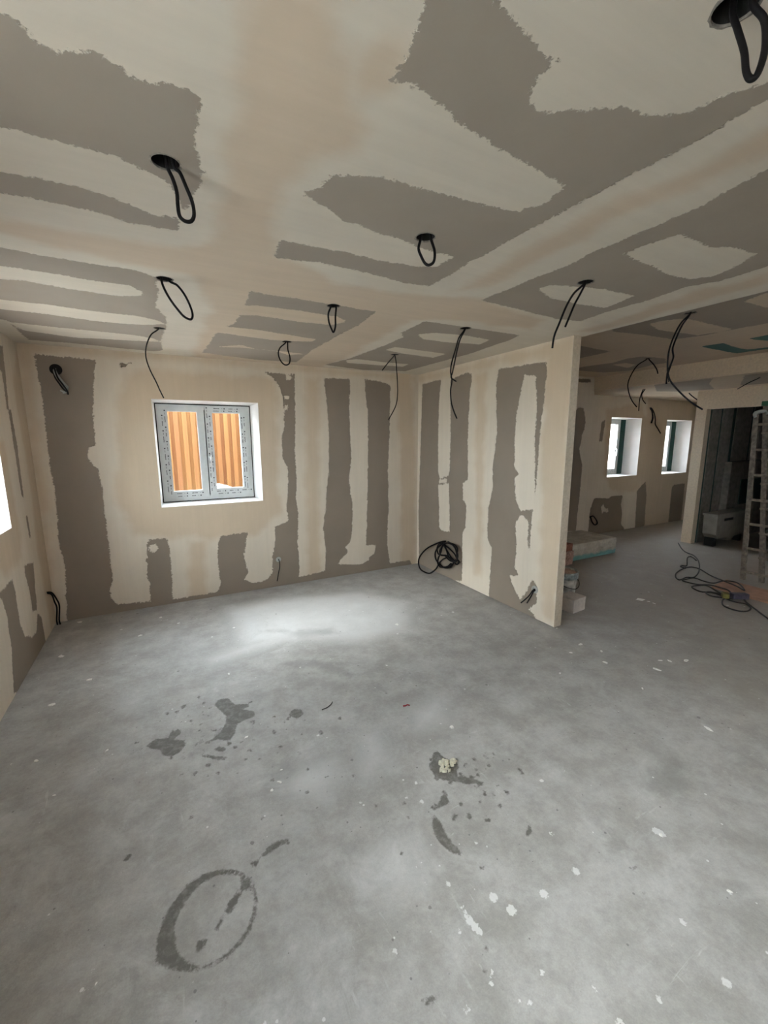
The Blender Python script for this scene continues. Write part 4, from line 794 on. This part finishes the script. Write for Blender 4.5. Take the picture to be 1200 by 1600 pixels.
bm = bmesh.new(); lathe(bm, [(0, .0), (.118, .0), (.122, .006), (.136, .20), (.137, .285), (.133, .285), (.131, .21), (0, .205)], 36); obj('body', bm, M_PAIL, t, smooth=True)
bm = bmesh.new(); lathe(bm, [(.1375, .215), (.146, .218), (.148, .262), (.150, .286), (.144, .290), (.1335, .289), (.1335, .283), (.1372, .280), (.1372, .24)], 36); obj('rim', bm, M_PAILRIM, t, smooth=True)
bm = bmesh.new(); lathe(bm, [(.1325, .262), (.12, .272), (.07, .268), (.03, .277), (0, .274)], 28)
for v in bm.verts: v.co.z += random.uniform(-.006, .006)
obj('dried_compound', bm, M_MUDPINK, t, smooth=True)
bm = bmesh.new(); tube(bm, [(.147, .0, .235), (.12, -.105, .16), (.0, -.160, .125), (-.12, -.105, .16), (-.147, 0, .235)], .004, 8, 8); obj('bail_handle', bm, M_GASKET, t, smooth=True)
t = tag(empty('cardboard_box', (.52, -2.075, 0)), 'small pale square box on the floor in front of the plaster bucket', 'box')
t.rotation_euler.z = .10
M_BOX = mat('pale_box_board', (.56, .50, .44), .8, bump=.0006, scale=30, var=.1)
bm = bmesh.new(); box(bm, (-.10, -.085, 0), (.10, .085, .128), .003); obj('body', bm, M_BOX, t)
bm = bmesh.new(); box(bm, (-.104, -.089, .114), (.104, .089, .138), .003); obj('lid', bm, M_BOX, t)
# ------------------------------------------------------------------ ladder, board, cord and tools by the doorway
M_LAD = mat('paint_splashed_ladder_wood', (.17, .145, .115), .75, bump=.0012, scale=26, var=.45)
M_LADR = mat('worn_rung_wood', (.20, .165, .125), .7, bump=.001, scale=30, var=.35)
lad = tag(empty('wooden_ladder', (3.14, -2.53, 0)), 'tall paint-splashed wooden folding ladder standing right of the doorway', 'ladder')
def bar(bm, a, b, w, d, up=(1, 0, 0)):
    a, b = Vector(a), Vector(b); t = (b-a).normalized(); x = Vector(up); x = (x-t*x.dot(t)).normalized(); y = t.cross(x)
    q = [(-1, -1), (1, -1), (1, 1), (-1, 1)]
    prism8(bm, [a+x*w*i+y*d*j for i, j in q], [b+x*w*i+y*d*j for i, j in q])
LA0, LA1 = Vector((-.03, .08, 0)), Vector((-.03, .172, 1.95)); LB0, LB1 = Vector((.02, -.085, 0)), Vector((.02, .115, 2.05)); LC0, LC1 = Vector((.02, -.46, 0)), Vector((.02, -.26, 2.05)); LD0, LD1 = Vector((-.03, -.42, 0)), Vector((-.03, -.33, 1.95))
for a, b in ((LA0, LA1), (LB0, LB1), (LC0, LC1), (LD0, LD1)):
    bm = bmesh.new(); bar(bm, a, b, .014, .024); obj('stile', bm, M_LAD, lad)
for k in range(7):
    z = .10+k*.29
    pa, pd = LA0.lerp(LA1, z/1.95), LD0.lerp(LD1, z/1.95)
    bm = bmesh.new(); bar(bm, pa, pd, .010, .014); obj('rung', bm, M_LADR, lad)
for k in range(6):
    z = .29+k*.29; pb, pc = LB0.lerp(LB1, z/2.05), LC0.lerp(LC1, z/2.05)
    bm = bmesh.new(); bar(bm, pb+Vector((0, .03, 0)), pc-Vector((0, .03, 0)), .022, .010); obj('tread', bm, M_LADR, lad)
bm = bmesh.new(); tube(bm, [LA1+Vector((0, .0, -.03)), LA1+Vector((0, .01, .02)), LB1+Vector((0, .0, -.06)), LB1+Vector((0, -.03, -.10))], .022, 8, 6); obj('hinge', bm, M_GREYHOSE, lad, smooth=True)
bm = bmesh.new(); box(bm, (LB1.x-.03, LB1.y-.035, 2.045), (LB1.x+.03, LB1.y+.035, 2.10), .006); obj('cap', bm, mat('green_cap', (.03, .10, .05), .5), lad)
bm = bmesh.new(); tt = [(2.45, -2.44), (2.86, -2.22), (4.3, -3.85), (3.89, -4.07)]
q = [(2.416, -2.42), (2.83, -2.33), (3.45, -3.55), (3.02, -3.95)]
q = [(2.455, -2.425), (2.395, -2.935), (3.25, -3.04), (3.31, -2.50)]
q = [(2.43, -2.44), (2.86, -2.36), (2.86-1.05*.12+.55, -2.36-1.1), (2.43-.13+.13, -2.44-1.3)]
q = [(2.430, -2.430), (2.860, -2.390), (2.800, -3.600), (2.370, -3.640)]
prism8(bm, [(x, y, .001) for x, y in q], [(x, y, .020) for x, y in q]); bmesh.ops.bevel(bm, geom=list(bm.edges), offset=.002, segments=1, affect='EDGES')
tag(obj('floor_board', bm, mat('reddish_ply', (.38, .215, .145), .7, bump=.0008, scale=12, var=.2)), 'reddish flat wooden board lying on the floor below the ladder', 'board')
cord = tag(empty('extension_cord', (2.2, -2.7, 0)), 'black extension cord spread in loops on the floor before the doorway', 'cord')
M_CORD = mat('dusty_black_rubber', (.018, .016, .015), .6, scale=60, var=.3)
def zl(s, dz): return [(x-2.2, y+2.7, (z if not (2.36 < x < 2.88 and -3.66 < y < -2.38) else .026)+dz) for x, y, z in pts3(s)]
for i, s in enumerate((
"4.336,-1.09,0.008 4.003,-1.311,0.008 3.820,-1.467,0.008 3.726,-1.616,0.008 3.491,-1.787,0.008 3.175,-1.954,0.008 2.889,-2.076,0.008 2.646,-2.144,0.008 2.571,-2.103,0.008 2.394,-2.115,0.008 2.455,-2.040,0.008 2.650,-1.946,0.008 2.930,-1.885,0.008 3.079,-1.902,0.008 3.082,-1.999,0.008 2.907,-2.202,0.008 2.756,-2.391,0.008 2.667,-2.567,0.008 2.577,-2.681,0.008 2.775,-2.553,0.008 2.814,-2.474,0.008 2.742,-2.410,0.008 2.618,-2.368,0.008 2.596,-2.278,0.008 2.626,-2.161,0.008 2.486,-2.139,0.008 2.395,-2.143,0.008 2.381,-2.213,0.008 2.405,-2.302,0.008 2.429,-2.389,0.008 2.452,-2.474,0.008 2.423,-2.597,0.008 2.307,-2.687,0.008",
"2.281,-2.715,0.008 2.247,-2.655,0.008 2.275,-2.583,0.008 2.251,-2.503,0.008 2.177,-2.463,0.008 2.181,-2.397,0.008 2.252,-2.317,0.008 2.357,-2.326,0.008 2.381,-2.412,0.008 2.335,-2.527,0.008 2.251,-2.636,0.008 2.169,-2.717,0.008",
"2.220,-2.724,0.008 2.162,-2.651,0.008 2.119,-2.564,0.008 2.185,-2.490,0.008 2.240,-2.520,0.008 2.231,-2.603,0.008 2.148,-2.726,0.008 2.152,-2.808,0.008 2.169,-2.855,0.008 2.093,-2.928,0.008 1.968,-2.951,0.008 1.897,-2.912,0.008 1.889,-2.836,0.008 1.943,-2.753,0.008 2.138,-2.679,0.008 2.340,-2.685,0.008 2.330,-2.763,0.008 2.221,-2.845,0.008 2.092,-2.964,0.008 1.919,-3.128,0.008 1.652,-3.398,0.008",
"3.468,-1.774,0.008 3.619,-1.635,0.008 3.499,-1.645,0.008 3.090,-1.842,0.008 3.030,-1.810,0.008 2.961,-1.838,0.008 2.959,-1.900,0.008")):
    bm = bmesh.new(); tube(bm, zl(s, .001*i), .0075, 7, 5); obj('cord_run', bm, M_CORD, cord, smooth=True)
plug = empty('socket_strip', (0, 0, 0), cord)
plug.name = 'socket_strip'
bm = bmesh.new(); box(bm, (-.085, -.035, 0), (.075, .035, .06), .012)
for v in bm.verts: v.co.rotate(Matrix.Rotation(-.95, 3, 'Z')) if False else None
o = obj('housing', bm, mat('dusty_violet_plastic', (.055, .05, .075), .5, scale=30, var=.4), plug); o.location = (.085, -.055, .012); o.rotation_euler.z = -.55
bm = bmesh.new(); box(bm, (-.045, -.03, 0), (.045, .03, .055), .012)
o = obj('yellow_plug', bm, mat('dull_yellow_plastic', (.20, .17, .04), .5, scale=30, var=.3), plug); o.location = (-.02, .03, .012); o.rotation_euler.z = .6
# ------------------------------------------------------------------ things in the unlit room behind the doorway
t = tag(empty('storage_crate', (5.05, -1.50, 0)), 'pale box with a slot handle on short feet in the dark room behind the doorway', 'box')
M_CRATE = mat('pale_grey_plastic', (.27, .255, .22), .5, scale=10, var=.15)
bm = bmesh.new()
fr = [(-.50, .20), (-.44, .13), (-.12, .13), (-.06, .06), (.02, .06), (.08, .13), (.42, .13), (.48, .20), (.46, .50), (-.52, .50)]
va = [bm.verts.new((x, 0, z)) for x, z in fr]; vb = [bm.verts.new((x, .19, z)) for x, z in fr]
bm.faces.new(va); bm.faces.new(vb[::-1])
for i in range(len(fr)): bm.faces.new((va[i], va[(i+1) % len(fr)], vb[(i+1) % len(fr)], vb[i]))
bmesh.ops.bevel(bm, geom=list(bm.edges), offset=.008, segments=2, affect='EDGES'); obj('body', bm, M_CRATE, t)
bm = bmesh.new(); box(bm, (-.29, -.006, .40), (-.02, .02, .44), .006); obj('slot_handle', bm, M_GASKET, t)
bm = bmesh.new(); box(bm, (-.54, -.012, .49), (.48, .195, .525), .006); obj('lid', bm, M_CRATE, t)
for x in (-.42, .38):
    bm = bmesh.new(); box(bm, (x-.04, .03, 0), (x+.04, .17, .135), .006); obj('foot', bm, M_GASKET, t)
bm = bmesh.new(); box(bm, (5.60, -1.315, .58), (6.35, -1.301, 1.0), .003)
tag(obj('green_panel', bm, mat('dark_green_sheet', (.012, .045, .035), .6, scale=8, var=.2)), 'dark green rectangular sheet on the wall above the pale slot-handle box', 'panel')
# ------------------------------------------------------------------ litter on the floor
M_CHIP = mat('white_plaster_chip', (.76, .75, .71), .9, scale=60, var=.1)
def chip(r, seed, flat=.22):
    rn = random.Random(seed); bm = bmesh.new(); n = 8
    A = [rn.uniform(.55, 1.1) for _ in range(n)]; s = rn.uniform(.4, .8)
    top = [bm.verts.new((r*A[k]*.85*math.cos(2*math.pi*k/n), r*s*A[k]*.85*math.sin(2*math.pi*k/n), r*flat*rn.uniform(.7, 1.1))) for k in range(n)]
    bot = [bm.verts.new((r*A[k]*math.cos(2*math.pi*k/n), r*s*A[k]*math.sin(2*math.pi*k/n), 0)) for k in range(n)]
    for k in range(n): bm.faces.new((bot[k], bot[(k+1) % n], top[(k+1) % n], top[k]))
    bm.faces.new(top); bm.faces.new(bot[::-1]); return bm
FLAKE_LABEL = {0: 'oval white flake on the floor nearest the free end of the partition', 1: 'white flake on the floor, lower one of the pair right of the partition end',
 2: 'white flake on the floor, upper one of the pair right of the partition end', 3: 'leftmost white flake of the row of three on the right of the floor',
 4: 'middle white flake of the row of three on the right of the floor', 5: 'large rightmost white flake of the row of three on the right of the floor',
 6: 'rounded white flake just below the row of three flakes', 7: 'small white flake alone on the floor left below the row of three flakes',
 8: 'long pale sliver on the dim floor between the white box and the black cord', 9: 'small pale chip right beside the long sliver on the dim floor',
 11: 'white flake at the far side of the bright floor, before the coiled cable', 12: 'white flake on the bright floor between the red offcut and the rubble pile',
 14: 'pale flat flake on the dim floor at the right edge of the photo', 16: 'white flake in the lower right part of the floor',
 17: 'white flake on the floor below the double window, left side', 18: 'pale sliver on the floor next to the far left room corner',
 19: 'pale sliver on the floor along the left wall, below its corner cables', 20: 'thin white sliver on the dim floor close to the left wall',
 21: 'chunky white chip on the dim floor by the left edge of the photo', 22: 'small white flake on the floor left of the dark wet footprints',
 27: 'tiny white flake on the floor left below the dark wet ring'}
FLAKES = [(-0.050,-2.618,0.026),(-0.136,-2.895,0.024),(-0.004,-2.776,0.020),(0.266,-3.079,0.024),(0.320,-3.119,0.029),(0.438,-3.172,0.039),(0.108,-3.139,0.033),(-0.226,-3.235,0.017),(1.366,-2.258,0.054),(1.388,-2.391,0.026),(-0.562,-2.838,0.014),(-1.205,-1.562,0.024),(-1.609,-2.935,0.015),(-0.238,-2.673,0.015),(-0.292,-3.660,0.026),(0.024,-2.317,0.014),(-1.246,-4.170,0.010),(-3.292,-0.684,0.023),(-3.805,-0.094,0.030),(-3.833,-0.805,0.031),(-3.759,-1.539,0.025),(-3.724,-2.106,0.017),(-3.399,-2.195,0.014),(-3.591,-2.427,0.012),(-3.132,-0.343,0.019),(-2.984,-0.569,0.018),(-2.540,-0.917,0.018),(-3.320,-3.374,0.006),(-3.585,-1.307,0.023),(-2.693,-1.702,0.014),(-2.702,-2.448,0.013),(-2.616,-2.857,0.016),(-2.659,-2.891,0.012),(-2.585,-2.785,0.010),(-1.625,-2.146,0.012),(-1.236,-3.917,0.011),(1.389,-2.332,0.020)]
for i, (x, y, r) in enumerate(FLAKES):
    o = obj('plaster_flake', chip(r, 40+i, .10 if r > .02 else .2), M_CHIP); o.location = (x, y, .0008); o.rotation_euler.z = i*1.9
    tag(o, FLAKE_LABEL.get(i, 'tiny white plaster flake lying loose on the bare concrete floor'), 'flake', 'plaster flakes scattered over the floor')
RUB = [(-1.83, -3.14, .022), (-1.814, -3.158, .020), (-1.851, -3.19, .018), (-1.862, -3.175, .016), (-1.79, -3.175, .016), (-1.826, -3.185, .022), (-1.81, -3.13, .014), (-1.777, -3.160, .024), (-1.84, -3.162, .017), (-1.80, -3.145, .018), (-1.827, -3.205, .014), (-1.845, -3.145, .013), (-1.762, -3.170, .013)]
for i, (x, y, r) in enumerate(RUB):
    o = obj('plaster_crumb', chip(r, 90+i, .75), mat('yellowish_crumb', (.58, .55, .43), .95, bump=.002, scale=90, var=.2) if i == 0 else bpy.data.materials['yellowish_crumb']); o.location = (x, y, .0008 if i < 10 else .006); o.rotation_euler.z = i*1.3
    tag(o, 'yellowish plaster crumb in the little rubble pile on the damp floor spot', 'crumb', 'crumbs of the rubble pile on the floor')
bm = bmesh.new(); tube(bm, [(-1.765, -2.63, .004), (-1.75, -2.638, .006), (-1.735, -2.632, .004), (-1.725, -2.645, .004)], .0045, 6, 4)
tag(obj('red_offcut', bm, mat('red_plastic', (.30, .02, .03), .5), smooth=True), 'tiny red plastic offcut on the bright middle of the floor', 'offcut')
bm = bmesh.new(); tube(bm, [(-2.236, -2.422, .004), (-2.195, -2.415, .005), (-2.165, -2.40, .008), (-2.150, -2.38, .006)], .003, 6, 4)
tag(obj('wire_offcut', bm, M_BLACK, smooth=True), 'thin curved black wire offcut on the floor beside the dark footprints', 'offcut')
